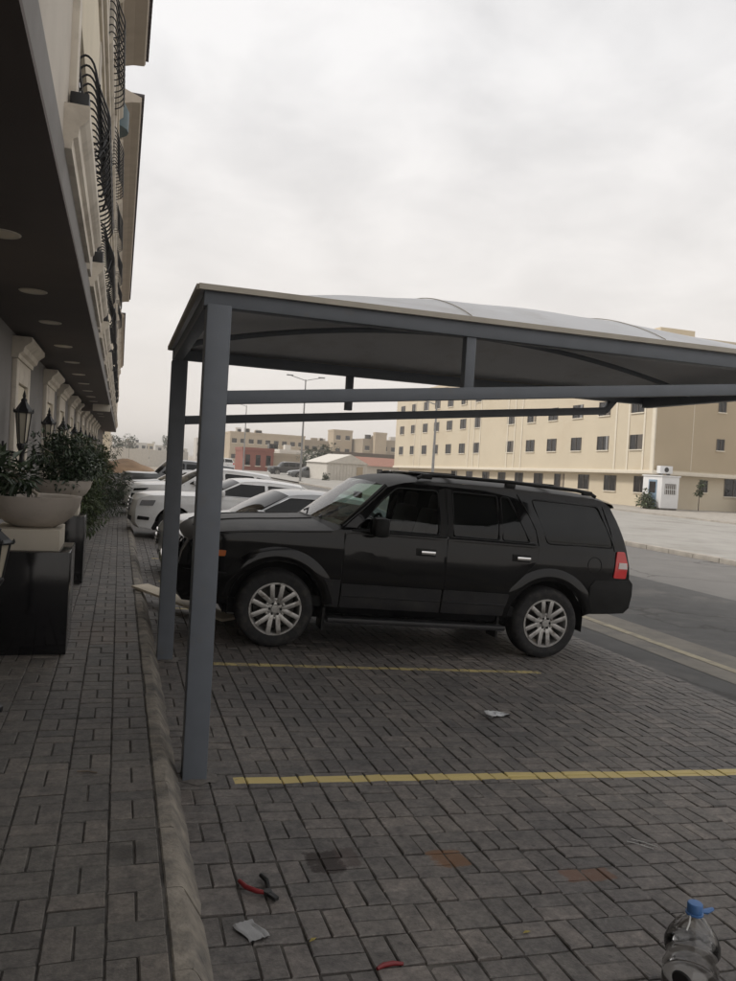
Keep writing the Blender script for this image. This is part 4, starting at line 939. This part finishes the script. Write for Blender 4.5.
# low lantern on a post beside the first planter
t = make_lantern('post_lantern', (-.90, 5.2, .72), 'low black lantern on a short post beside the first black pedestal', None)
t.scale = (.85, .85, .5)
MB().lathe([(.10, -1.44), (.10, -1.38), (.04, -1.32), (.04, -.14), (.045, -.08)], 10, (.25, 0, 0)).build('post', 'iron', t, smooth=40)
for ch in list(t.children):
    if ch.name.split('.')[0] in ('wall_plate', 'bracket_scroll', 'bracket_arm'): bpy.data.objects.remove(ch)

# ------------------------------------------------------------------ planters and plants
def leaf_cloud(n, fn, size, rnd, droop=.3, fold=.25, asp=.45):
    V = []; F = []
    for i in range(n):
        p, out = fn(rnd)
        d = (Vector(out).normalized() + Vector((rnd.uniform(-1, 1), rnd.uniform(-1, 1), rnd.uniform(-.8, .8) - droop)) * .9).normalized()
        sd = d.cross(Vector((rnd.uniform(-.5, .5), rnd.uniform(-.5, .5), 1))); sd = sd.normalized() if sd.length > 1e-3 else Vector((1, 0, 0))
        up = sd.cross(d); s = size * rnd.uniform(.65, 1.3); p = Vector(p)
        o = len(V)
        V += [tuple(p), tuple(p + d * s * .45 + sd * s * asp * .5 + up * s * fold * .3), tuple(p + d * s - up * s * .12), tuple(p + d * s * .45 - sd * s * asp * .5 + up * s * fold * .3), tuple(p + d * s * .5 - up * s * .02)]
        F += [(o, o + 4, o + 1), (o + 4, o + 2, o + 1), (o, o + 3, o + 4), (o + 3, o + 2, o + 4)]
    return MB().add(V, F)
def clump_fn(centres, spread=1.0):
    def fn(rnd):
        c, r = rnd.choice(centres)
        while True:
            v = Vector((rnd.uniform(-1, 1), rnd.uniform(-1, 1), rnd.uniform(-1, 1)))
            if .05 < v.length <= 1: break
        v = v.normalized() * (v.length ** .5)
        return Vector(c) + v * r * spread, v
    return fn
def plant(name, loc, label, cat, R_c, zc, hc, nleaf, size, mat, seed, trunk=.03, tmat='bark', group=None, nclump=14, asp=.45, lean=(0, 0), parent=None):
    rnd = random.Random(seed); t = empty(name, loc, label=label, cat=cat, group=group)
    cs = []
    for i in range(nclump):
        a = rnd.uniform(0, 6.28); q = rnd.random() ** .6; h = rnd.uniform(-1, 1)
        rr2 = R_c * q * math.sqrt(max(.12, 1 - h * h * .8)); cs.append(((lean[0] + rr2 * math.cos(a), lean[1] + rr2 * math.sin(a), zc + h * hc), R_c * rnd.uniform(.22, .42)))
    leaf_cloud(nleaf, clump_fn(cs), size, rnd, asp=asp).build('crown', mat, t, fix=False)
    m = MB(); m.tube([(0, 0, 0), (.01, .01, zc * .4), (lean[0] * .5, lean[1] * .5, zc)], [trunk, trunk * .85, trunk * .6], 8)
    m.build('trunk', tmat, t, smooth=50)
    for c, r in cs[:8]:
        MB().tube([(lean[0] * .3, lean[1] * .3, zc * .75 - hc * .3), tuple((Vector(c) + Vector((0, 0, zc))) / 2), c], [trunk * .5, trunk * .35, trunk * .15], 5).build('limb', tmat, t)
    return t
def pedestal_planter(x, y, label_p, label_b, sfx):
    t = empty('planter_pedestal', (x, y, 0), label=label_p, cat='pedestal')
    MB().box(-.36, .27, 0, .72, 0.0, .80).build('granite_block', 'granite', t, bevel=.006)
    MB().box(-.30, .185, .06, .66, .80, .965).build('cap_block', 'cap_stone', t, bevel=.008)
    b = empty('bowl_planter', (x - .03, y + .36, .966), label=label_b, cat='planter')
    prof = [(.12, .0), (.16, .0), (.22, .03), (.29, .09), (.335, .17), (.355, .25), (.338, .25), (.315, .235), (.30, .20), (.10, .19)]
    MB().lathe(prof, 40, (0, 0, 0)).build('bowl', 'planter_stone', b, smooth=35)
    MB().lathe([(.001, .18), (.305, .20), (.001, .235)], 20).build('soil', 'soil', b, smooth=60)
    return t, b
pedestal_planter(-.60, 6.57, 'black granite pedestal with cream cap under the first bowl planter', 'wide cream stone bowl planter on the first black pedestal beside the low lantern', 0)
pedestal_planter(-.63, 10.08, 'black granite pedestal standing behind the first one along the pavement', 'cream stone bowl planter on the second black pedestal', 1)
plant('potted_tree', (-.63, 6.93, 1.16), 'potted tree with long dark glossy leaves in the first bowl planter', 'plant', .28, .16, .13, 420, .13, 'leaf_glossy', 3, .018, 'bark_pale', asp=.32, lean=(-.26, 0))
plant('potted_tree', (-.66, 10.44, 1.16), 'dense potted tree with small shiny leaves in the second bowl planter', 'plant', .44, .31, .22, 3000, .07, 'leaf_glossy', 5, .02, 'bark_pale', nclump=22)
plant('leafy_shrub', (-.72, 13.6, dz(13.6)), 'tall bright green shrub behind the second bowl planter', 'shrub', .52, .95, .75, 3600, .09, 'leaf_green', 8, .03, nclump=26, asp=.35)
plant('leafy_shrub', (-.62, 17.2, dz(17.2)), 'feathery mid-green shrub between the bright shrub and the dark conifer bush', 'shrub', .56, .95, .80, 3600, .10, 'leaf_green', 9, .03, nclump=26, asp=.25)
plant('conifer_bush', (-.56, 21.4, dz(21.4)), 'wide dark conifer bush spreading over the pavement edge', 'shrub', .75, .95, .85, 5000, .10, 'leaf_dark', 12, .04, nclump=32, asp=.22)
plant('conifer_bush', (-.78, 25.0, dz(25.0)), 'dark bush against the wall past the wide conifer bush', 'shrub', .6, .95, .85, 2600, .11, 'leaf_dark', 13, .04, nclump=22, asp=.25)

# ------------------------------------------------------------------ beige block across the road
bb = empty('beige_apartment_block', (34.9, 46.4, -.19), (-.0131, 0, 0), 'four-storey beige block with dark windows and white vertical bands across the road', 'building')
def B(m, name, mat, parent=bb, **k): return m.build(name, mat, parent, **k)
B(MB().box(.5, 40, .5, 53.5, 0, 2.6), 'ground_floor_wall', 'far_beige')
B(MB().box(0, 40, 0, 54, 2.62, 11.6), 'upper_wall', 'far_beige')
B(MB().box(.02, 40, -.03, -.004, 2.72, 11.5), 'side_wall_shade', 'far_beige_shaded')  # thin sheet with the shade of the end wall put into its colour
B(MB().box(-.16, 40, -.16, 54.1, 2.36, 2.618), 'ledge', 'far_trim', bevel=.03)
B(MB().box(-.05, 40, -.05, 54, 11.6, 12.0), 'parapet', 'far_beige')
B(MB().box(2.2, 5.2, 3.0, 7.0, 12.0, 13.15), 'stair_house', 'far_beige'); B(MB().box(.8, 2.1, 3.5, 5.0, 12.0, 12.5), 'roof_tank', 'far_trim')
def fwin(y=None, z=0, w_=1.0, h=1.25, x=None, face='x', recess=0.0):
    g_ = bpy.data.objects.new('window', None); col.objects.link(g_); g_.parent = bb
    if face == 'x':
        g_.location = (recess, y, z)
        MB().box(-.012, .05, -w_ / 2, w_ / 2, -h / 2, h / 2).build('pane', 'far_window', g_)
        for a, b in ((-w_ / 2 - .07, -w_ / 2), (w_ / 2, w_ / 2 + .07), (-.025, .025)): MB().box(-.05, .05, a, b, -h / 2, h / 2).build('frame', 'window_frame', g_)
        MB().box(-.09, .05, -w_ / 2 - .1, w_ / 2 + .1, -h / 2 - .08, -h / 2 - .002).build('sill', 'far_trim', g_)
        if random.random() < .4: MB().box(-.022, -.013, -w_ / 2, -w_ / 2 + w_ * random.uniform(.2, .48), -h / 2, h / 2).build('curtain', random.choice(['window_frame', 'far_tan2', 'pole_grey']), g_)
    else:
        g_.location = (x, recess, z)
        MB().box(-w_ / 2, w_ / 2, -.012, .05, -h / 2, h / 2).build('pane', 'far_window', g_)
        for a, b in ((-w_ / 2 - .06, -w_ / 2), (w_ / 2, w_ / 2 + .06), (-.02, .02)): MB().box(a, b, -.045, .05, -h / 2, h / 2).build('frame', 'window_frame', g_)
        MB().box(-w_ / 2 - .1, w_ / 2 + .1, -.09, .05, -h / 2 - .08, -h / 2 - .002).build('sill', 'far_trim', g_)
for yy in (51.5, 47.4, 43.3, 39.7, 35.9, 32.2, 28.6, 21.2, 17.3, 13.6, 9.8, 6.1, 2.0):
    for z in (4.60, 7.22, 9.85): fwin(yy, z, 1.35, 1.05)
for yy in (35, 31, 27, 23.5, 20, 16.4, 12.9, 9.2, 5.6, 1.9): fwin(yy, 1.62, 1.4, 1.15, recess=.5)
for yy in (46.7, 44.73, 30.6, 29.29, 27.81, 21.79, 20.34, 18.98, 4.5, 2.95, 1.15): B(MB().box(-.05, .02, yy - .09, yy + .09, 2.63, 11.59), 'vertical_band', 'far_trim')
B(MB().box(-.055, .05, -.036, .30, 2.63, 11.59), 'corner_band', 'far_trim')
for x, z in ((5.47, 4.7), (5.45, 7.4), (5.45, 10.1), (8.0, 4.7), (8.0, 7.4), (8, 10.1), (14, 4.7), (14, 7.4), (14, 10.1), (18, 4.7)): fwin(x=x, z=z, w_=.55 if x < 6 else 1.0, h=.8 if x < 6 else 1.1, face='y', recess=-.03)
for x, ww in ((4.71, .55), (7.3, 1.5), (12, 1.4)): fwin(x=x, z=1.72, w_=ww, h=.85 if ww < 1 else 1.25, face='y', recess=.5)
for x in (3.1, 10.5): B(MB().box(x - .02, x + .02, -.042, -.031, 2.73, 11.5), 'render_joint', 'far_trim')
ac = empty('air_conditioner', (35.1, 46.15, 2.24), label='white air-conditioner box on the ledge of the beige block above the cabin', cat='air conditioner')
MB().box(0, 1.0, -.28, .12, 0, .52).build('case', 'cabin_white', ac, bevel=.02); MB().lathe([(.001, -.30), (.17, -.30), (.17, -.27), (.001, -.27)], 18, (.5, 0, .26), axis='y').build('fan_grille', 'far_window', ac)
for x in (.2, .8): MB().box(x, x + .05, -.25, .1, -.16, 0).build('bracket', 'pole_grey', ac)
cb_ = empty('guard_cabin', (34.1, 44.3, -.19), label='small white guard cabin with pale blue door and barred window beside the beige block', cat='cabin')
MB().box(0, 1.35, 0, 2.0, .12, 2.2).build('wall', 'cabin_white', cb_, bevel=.02); MB().box(-.06, 1.41, -.06, 2.06, 2.202, 2.29).build('roof', 'cabin_white', cb_)
MB().box(.05, 1.3, .05, 1.95, 0, .12).build('base', 'window_frame', cb_)
d_ = MB().box(-.03, .02, .5, 1.35, .14, 1.98).build('door', 'cabin_blue', cb_); MB().box(-.045, -.03, .6, 1.25, 1.1, 1.85).build('pane', 'far_window', d_); MB().box(-.06, -.03, 1.25, 1.3, .95, 1.1).build('handle', 'chrome', d_)
wn = MB().box(.25, 1.1, -.03, .02, 1.05, 1.75).build('window', 'window_frame', cb_)
for k in range(6): MB().box(.27 + k * .15, .30 + k * .15, -.05, -.03, 1.05, 1.75).build('bar', 'cabin_white', wn)
MB().box(.25, 1.1, -.052, -.032, 1.36, 1.40).build('bar', 'cabin_white', wn)
plant('roadside_bush', (33.6, 45.2, -.19), 'rounded leafy bush at the left of the white guard cabin', 'bush', .75, .6, .5, 700, .22, 'leaf_green', 31, .04, nclump=12)
plant('sapling', (38.2, 45.6, -.19), 'thin sapling with a small crown at the right of the white guard cabin', 'sapling', .4, 1.55, .45, 260, .20, 'leaf_green', 32, .035, nclump=8)
plant('roadside_bush', (42.6, 46.0, -.19), 'upright bush against the end wall of the beige block', 'bush', .6, .75, .65, 420, .22, 'leaf_dark', 33, .04, nclump=10)

# ------------------------------------------------------------------ background
def far_building(name, label, x0, x1, y0, y1, z0, z1, mat, rows=1, nwin=0, parapet=.5, cat='building', wsize=(1.2, 1.1), bumps=0, group=None):
    t = empty(name, ((x0 + x1) / 2, y0, z0), label=label, cat=cat, group=group); hx = (x1 - x0) / 2; H = z1 - z0; D = y1 - y0
    MB().box(-hx, hx, 0, D, 0, H - parapet).build('wall', mat, t)
    MB().box(-hx - .08, hx + .08, -.08, D, H - parapet + .002, H).build('parapet', mat, t)
    for r in range(rows):
        for k in range(nwin):
            x = -hx + (k + .5) * 2 * hx / nwin; z = (r + .55) * (H - parapet) / rows
            wv = MB().box(x - wsize[0] / 2, x + wsize[0] / 2, -.03, .03, z - wsize[1] / 2, z + wsize[1] / 2).build('window', 'far_window', t)
            MB().box(x - wsize[0] / 2 - .1, x + wsize[0] / 2 + .1, -.12, .0, z - wsize[1] / 2 - .15, z - wsize[1] / 2 - .002).build('sill', 'far_trim', wv)
    rnd = random.Random(hash(label) % 1000 if False else int(x0 * 7 + y0))
    for k in range(bumps):
        x = rnd.uniform(-hx * .9, hx * .8); MB().box(x, x + rnd.uniform(.8, 1.8), 1, 2.5, H, H + rnd.uniform(.5, 1.1)).build('roof_unit', rnd.choice(['far_tan2', 'far_window', 'far_white']), t)
    return t
far_building('tan_building', 'long low tan building behind the small red building', 26, 45, 200, 215, -.4, 8.0, 'far_tan', 2, 9, bumps=6)
far_building('tan_building', 'lower tan building between the long tan block and the square tower', 45.2, 53.5, 203, 214, -.4, 7.2, 'far_tan2', 2, 4, bumps=3)
far_building('tan_tower', 'square tan stair tower rising over the low brown shed', 52, 57, 198, 204, -.4, 10.2, 'far_tan', 3, 2)
far_building('tan_building', 'tan block with roof tanks directly left of the big beige block', 57.5, 76, 190, 204, -.4, 8.1, 'far_tan2', 2, 8, bumps=8)
far_building('tan_tower', 'narrow tan water tower on the roofline beside the beige block', 60, 63, 188, 189.8, -.4, 9.8, 'far_tan', 1, 0)
rb = far_building('red_building', 'small brick-red single-storey building at the far edge of the lot', 17.6, 22.3, 120, 128, -.4, 3.2, 'far_red', 1, 3, wsize=(.7, 1.6), bumps=1)
far_building('tan_annex', 'plain brown-grey annex joined to the small red building', 22.4, 27.0, 120.5, 128, -.4, 2.6, 'far_tan2', 1, 0)
far_building('pale_villa', 'pale villa with narrow windows between red building and dark tree', 29.0, 37.5, 150, 158, -.4, 3.6, 'far_white', 1, 6, wsize=(.6, 1.8), bumps=1)
sh = empty('open_shed', (44, 150, -.4), label='long open brown shed with flat roof on posts behind the white hut', cat='shed')
MB().box(-9.5, 14, 0, 8, 3.3, 4.3).build('roof', 'far_brown', sh); MB().box(-9.5, 14, 7, 8, 0, 3.3).build('back_wall', 'far_brown', sh)
for k in range(9): MB().box(-9.3 + k * 2.9, -9.1 + k * 2.9, .1, .3, 0, 3.3).build('post', 'far_tan2', sh)
ht = empty('gabled_hut', (24.4, 86, -.4), (0, 0, .25), 'pale gabled hut with corrugated walls beside the dark tree', 'hut')
MB().box(-2.6, 2.6, 0, 5, 0, 2.0).build('wall', 'far_white', ht)
MB().prism([(-2.8, 2.0), (2.8, 2.0), (0.3, 3.05)], 'y', -.15, 5.1).build('roof', 'far_white', ht)
for k in range(13): MB().box(-2.55 + k * .4, -2.5 + k * .4, -.05, -.002, .02, 1.98).build('wall_rib', 'far_white', ht)
MB().box(1.2, 2.0, -.06, .0, 0, 1.7).build('door', 'far_tan', ht)
rs = empty('red_roof_house', (33.5, 104, -.4), label='low house with dusty red pitched roof behind the gabled hut', cat='house')
MB().box(-3.2, 3.6, 0, 5, 0, 1.9).build('wall', 'far_white', rs); MB().prism([(-.4, 1.9), (5.4, 1.9), (2.5, 3.1)], 'x', -3.5, 3.9).build('roof', 'far_redroof', rs)
for x in (-2, .2, 2.2): MB().box(x, x + .8, -.03, .02, .7, 1.5).build('window', 'far_window', rs)
yw = empty('boundary_wall', (37, 92, -.4), (0, 0, -.1), 'pale block boundary wall running from the hut to the beige block', 'wall')
for k in range(6): MB().box(-6.2 + k * 2.2, -4.05 + k * 2.2, 0, .25, 0, 1.55 + .05 * (k % 2)).build('wall_panel', 'far_tan', yw)
plant('shade_tree', (26.2, 106, -.4), 'dark round-crowned tree standing behind the gabled hut', 'tree', 2.6, 2.6, 1.5, 1500, .45, 'leaf_dark', 41, .18, nclump=20)
plant('roadside_bush', (20.8, 82, -.4), 'low bush at the corner of the gabled hut', 'bush', .6, .4, .35, 200, .25, 'leaf_dark', 42, .04, nclump=8)
make_car('distant_suv', (18.4, 102, -.4), .12, 'dark_paint', BOXY, 'dark boxy car parked in front of the pale villa', 'car', tilt=False, group=None)
make_car('distant_sedan', (18.6, 90.0, -.4), .10, 'grey_paint', SEDAN, 'small dark grey car parked beside the dark boxy car near the hut', 'car', tilt=False, group=None)
make_car('distant_van', (10.5, 112, -.4), 0, 'white_paint', BOXY, 'white van standing in the lot left of the red building', 'van', tilt=False, group=None)
make_car('distant_sedan', (1.4, 118, -.4), .05, 'white_paint', SEDAN, 'white car parked beyond the sand mound', 'car', tilt=False, group=None)
def lamp_post(loc, h, arms, label):
    t = empty('street_lamp', loc, label=label, cat='street lamp', group='street lamps along the road')
    MB().tube([(0, 0, 0), (0, 0, h * .5), (0, 0, h)], [.11, .085, .055], 10).build('pole', 'pole_grey', t, smooth=50)
    MB().box(-.2, .2, -.2, .2, 0, .15).build('base', 'kerb_far', t)
    for s_ in arms:
        MB().tube([(0, 0, h - .1), (s_ * .6, 0, h + .06), (s_ * 1.5, 0, h + .28)], .035, 6).build('arm', 'pole_grey', t)
        MB().box(s_ * 1.5 - .3, s_ * 1.5 + .3, -.12, .12, h + .24, h + .34).build('lamp_head', 'pole_grey', t, bevel=.03)
lamp_post((16.0, 72.2, -.38), 9.5, (-1, 1), 'tall double-armed street lamp in front of the far tan buildings')
lamp_post((16.0, 108, -.38), 9.0, (-1,), 'thin single-armed street lamp standing before the red building')
lamp_post((20.15, 50, -.28), 6.3, (-1,), 'single-armed street lamp standing before the beige block')
lamp_post((16.0, 146, -.38), 9.2, (1,), 'distant street lamp beyond the red building')
# far left end of the street
bw = empty('construction_wall', (2, 112, -.4), label='bare beige compound wall at the end of the street behind the sand mound', cat='wall')
for k in range(5): MB().box(-6 + k * 2.6, -3.45 + k * 2.6, 0, .3, 0, 2.3).build('wall_panel', 'far_white', bw)
far_building('pale_building', 'pale cream building closing the end of the overhang', -6, -1.2, 98, 106, -.4, 5.6, 'far_beige', 2, 2)
md = MB(); rows = []
for i in range(17):
    a = i / 16; row = []
    for j in range(17):
        b = j / 16; hh = math.sin(math.pi * a) * math.sin(math.pi * b); row.append((-3 + 6.5 * a, 66 + 12 * b, -.42 + 1.25 * hh ** .8 + .12 * math.sin(a * 17 + b * 9) * hh))
    rows.append(row)
o = md.grid(rows).build('sand_mound', 'mound_soil', None, smooth=60); structure(o)
rnd = random.Random(5)
kinds = ['plain pale distant building', 'hazy distant apartment block', 'low hazy distant house', 'hazy distant tower block', 'distant cream building', 'distant grey building']
x = -8
for k in range(11):
    wd = rnd.uniform(3, 6.5); hgt = rnd.uniform(3.6, 8.0); yy = 285 + rnd.uniform(-25, 40)
    far_building('distant_building', 'hazy distant building on the skyline past the end of the street', x, x + wd, yy, yy + 10, -.4, hgt, rnd.choice(['far_tan', 'far_white', 'far_tan2', 'far_beige']), 2, 2, bumps=1, group='hazy buildings on the skyline'); x += wd + rnd.uniform(-.5, 2.2)
x = 60
for k in range(10):
    wd = rnd.uniform(8, 16); hgt = rnd.uniform(4, 9); yy = 300 + rnd.uniform(-20, 30)
    far_building('distant_building', 'hazy distant building on the skyline past the end of the street', x, x + wd, yy, yy + 14, -.4, hgt, rnd.choice(['far_tan', 'far_white', 'far_tan2']), 2, 3, bumps=1, group='hazy buildings on the skyline'); x += wd + rnd.uniform(0, 4)
for k, (px_, py_, hh) in enumerate(((2.5, 230, 7.5), (13.5, 235, 8.5), (-1.5, 190, 5))):
    plant('distant_tree', (px_, py_, -.4), 'hazy tree on the skyline at the end of the street', 'tree', 2.2, hh * .6, 1.6, 320, .7, 'leaf_dark', 60 + k, .2, nclump=10, group='hazy trees on the skyline')

# ------------------------------------------------------------------ small things on the paving
def on(x, y, dz=0): return (x, y, pz(x) + dz)
pl_ = empty('pliers', on(.655, 3.12, .008), (0, math.atan(PS), R_(-62)), 'open pliers with red and black grips lying on the paving', 'pliers'); pl_.scale = (1.15, 1.25, 1.2)
MB().tube([(.0, -.004, .004), (-.03, -.026, .006), (-.07, -.040, .007), (-.115, -.036, .007)], [.006, .0085, .0085, .007], 8).build('red_grip', 'plier_red', pl_, smooth=50)
MB().tube([(.0, .004, .004), (-.03, .022, .006), (-.06, .038, .007), (-.10, .042, .007)], [.006, .0085, .0085, .007], 8).build('black_grip', 'black_plastic', pl_, smooth=50)
MB().lathe([(.001, -.002), (.014, -.002), (.014, .012), (.001, .012)], 12).build('pivot', 'plier_steel', pl_)
for s_ in (-1, 1): MB().beam((.0, s_ * .006, .005), (.052, s_ * .004, .005), .011, .012).build('jaw', 'plier_steel', pl_, bevel=.002)
rg = MB().tube([(-.05, -.006, .008), (-.02, .006, .009), (.02, .008, .009), (.055, -.002, .008)], [.006, .0095, .009, .006], 8).build('broken_grip', 'plier_red', None, smooth=50)
rg.location = on(1.0, 2.60, .0); rg.rotation_euler = (0, math.atan(PS), .1); tag(rg, 'loose curved red plastic grip lying on the paving', 'grip')
sc = MB(); rows = []
rnd = random.Random(3)
for i in range(9):
    rows.append([((i / 8 - .5) * .085 + .006 * math.sin(j), (j / 6 - .5) * .13, .006 + .006 * abs(math.sin(i * 1.57 + .4)) + rnd.uniform(-.002, .002)) for j in range(7)])
s0 = sc.grid(rows).build('plastic_scrap', 'scrap_plastic', None, smooth=40); s0.location = on(.55, 2.875); s0.rotation_euler = (0, math.atan(PS), .35); tag(s0, 'ribbed clear plastic scrap lying by the kerb near the pliers', 'plastic scrap')
def crumple(name, loc, r, seed, mat, label, cat, sq=.55):
    bm = bmesh.new(); bmesh.ops.create_icosphere(bm, subdivisions=3, radius=r); rn = random.Random(seed)
    dirs = [(Vector((rn.uniform(-1, 1), rn.uniform(-1, 1), rn.uniform(-1, 1))).normalized(), rn.uniform(.3, .9)) for _ in range(26)]
    for v in bm.verts:
        n_ = v.co.normalized()
        for d, k in dirs:
            q = n_.dot(d)
            if q > k: v.co -= d * (q - k) * r * 1.1
        v.co.z = max(v.co.z * sq, -r * sq * .6)
        v.co.x *= 1.5
    me = bpy.data.meshes.new(name); bm.to_mesh(me); bm.free(); o = obj(name, me, mat, None, fix=True); o.location = loc; return tag(o, label, cat)
o = crumple('plastic_bag', on(2.78, 5.40, .03), .085, 4, 'bag_plastic', 'small crumpled clear plastic bag lying between the yellow lines', 'plastic bag'); o.rotation_euler = (0, 0, -.5)
for k, (x, y_, a, lb) in enumerate(((.765, 2.79, .6, 'small dry yellow leaf near the plastic scrap'), (1.62, 2.73, .2, 'small dry yellow leaf in a paver joint away from the kerb'))):
    m = MB().add([(-.02, 0, .006), (0, .008, .010), (.022, 0, .007), (0, -.008, .009)], [(0, 1, 3), (1, 2, 3)]); o = m.build('dry_leaf', 'leaf_dry', None); o.location = on(x, y_); o.rotation_euler = (0, math.atan(PS), a); tag(o, lb, 'leaf')
for k, (x, y_, a) in enumerate(((2.62, 3.38, -.75), (2.66, 3.40, -.8))):
    o = MB().tube([(-.06, 0, .003), (0, .003, .005), (.07, 0, .003)], .002, 5).build('white_straw', 'white_string', None); o.location = on(x, y_); o.rotation_euler = (0, math.atan(PS), a); tag(o, 'thin white strip of plastic lying on the paving beyond the bottle', 'plastic strip', 'white plastic strips')
o = MB().tube([(-.05, 0, .004), (.0, .004, .006), (.05, -.002, .004)], .004, 5).build('twig', 'bark', None); o.location = (-.08, 4.15, .0); o.rotation_euler = (0, 0, -.3); tag(o, 'short dark twig lying on the pavement pavers', 'twig')
# water bottle
wb = empty('water_bottle', on(1.985, 2.24, .002), (0, 0, .3), 'large clear water bottle with blue cap and murky contents standing on the paving', 'bottle')
bprof = [(.02, .003), (.086, .003), (.093, .015), (.093, .05), (.089, .058), (.093, .066), (.093, .105), (.089, .112), (.093, .12), (.093, .15), (.082, .168), (.078, .178), (.084, .19), (.094, .21), (.092, .232), (.080, .262), (.058, .295), (.034, .322), (.021, .333), (.021, .348)]
V = MB(); n = 32; vv = []; fc = []
for (r, z) in bprof:
    for k in range(n): a = 2 * math.pi * k / n; vv.append((r * math.cos(a), r * math.sin(a), z))
for i in range(len(bprof) - 1):
    for k in range(n): fc.append((i * n + k, i * n + (k + 1) % n, (i + 1) * n + (k + 1) % n, (i + 1) * n + k))
V.add(vv, fc).build('body', 'clear_plastic', wb, smooth=50)
wp = [(max(.001, r - .004), z + .002) for r, z in bprof if z < .11]; wp.insert(0, (.001, .006)); wp.append((.001, wp[-1][1]))
MB().lathe(wp, 32).build('murky_contents', 'murky_water', wb, smooth=40)
MB().lathe([(.024, .338), (.026, .340), (.026, .366), (.023, .370), (.001, .371)], 20).build('cap', 'cap_blue', wb, smooth=40)
MB().lathe([(.027, .330), (.030, .331), (.030, .337), (.027, .338)], 20).build('cap_ring', 'cap_blue', wb, smooth=40)
MB().tube([(.026, -.004, .334), (.055, -.012, .330), (.085, -.016, .332)], [.006, .010, .007], 6).build('cap_tab', 'cap_blue', wb, smooth=50)
MB().tube([(-.024, 0, .336), (-.045, -.012, .318), (-.072, -.02, .302)], .0028, 6).build('string', 'white_string', wb)
gp_ = MB().lathe([(.001, 0), (.034, 0), (.030, .006), (.001, .008)], 18, sx=1, sy=1.25); o = gp_.build('grip_recess', 'iron', wb, smooth=40); o.location = (-.086, -.028, .132); o.rotation_euler = (0, R_(-90), 0)
# pale board propped on the kerb in front of the SUV
bd = MB().beam((0, 0, 0), (.92, -1.22, -.155), .24, .028).build('propped_board', 'board_pale', None, bevel=.004); bd.location = (.30, 9.78, .028); tag(bd, 'pale wooden board propped from the kerb down under the front of the SUV', 'board')

# ------------------------------------------------------------------ dusty air
hm, HN, HL, hb = nmat('haze_air'); HN.remove(hb)
pv = HN.new('ShaderNodeVolumePrincipled'); pv.inputs['Color'].default_value = (.95, .92, .88, 1); pv.inputs['Density'].default_value = 0.0012; pv.inputs['Anisotropy'].default_value = 0.2
HL.new(pv.outputs[0], HN['Material Output'].inputs['Volume']); M['haze_air'] = hm
hzb = MB().box(-420, 920, -80, 1520, -1.7, 16).build('haze', 'haze_air', None); tag(hzb, kind='stuff')
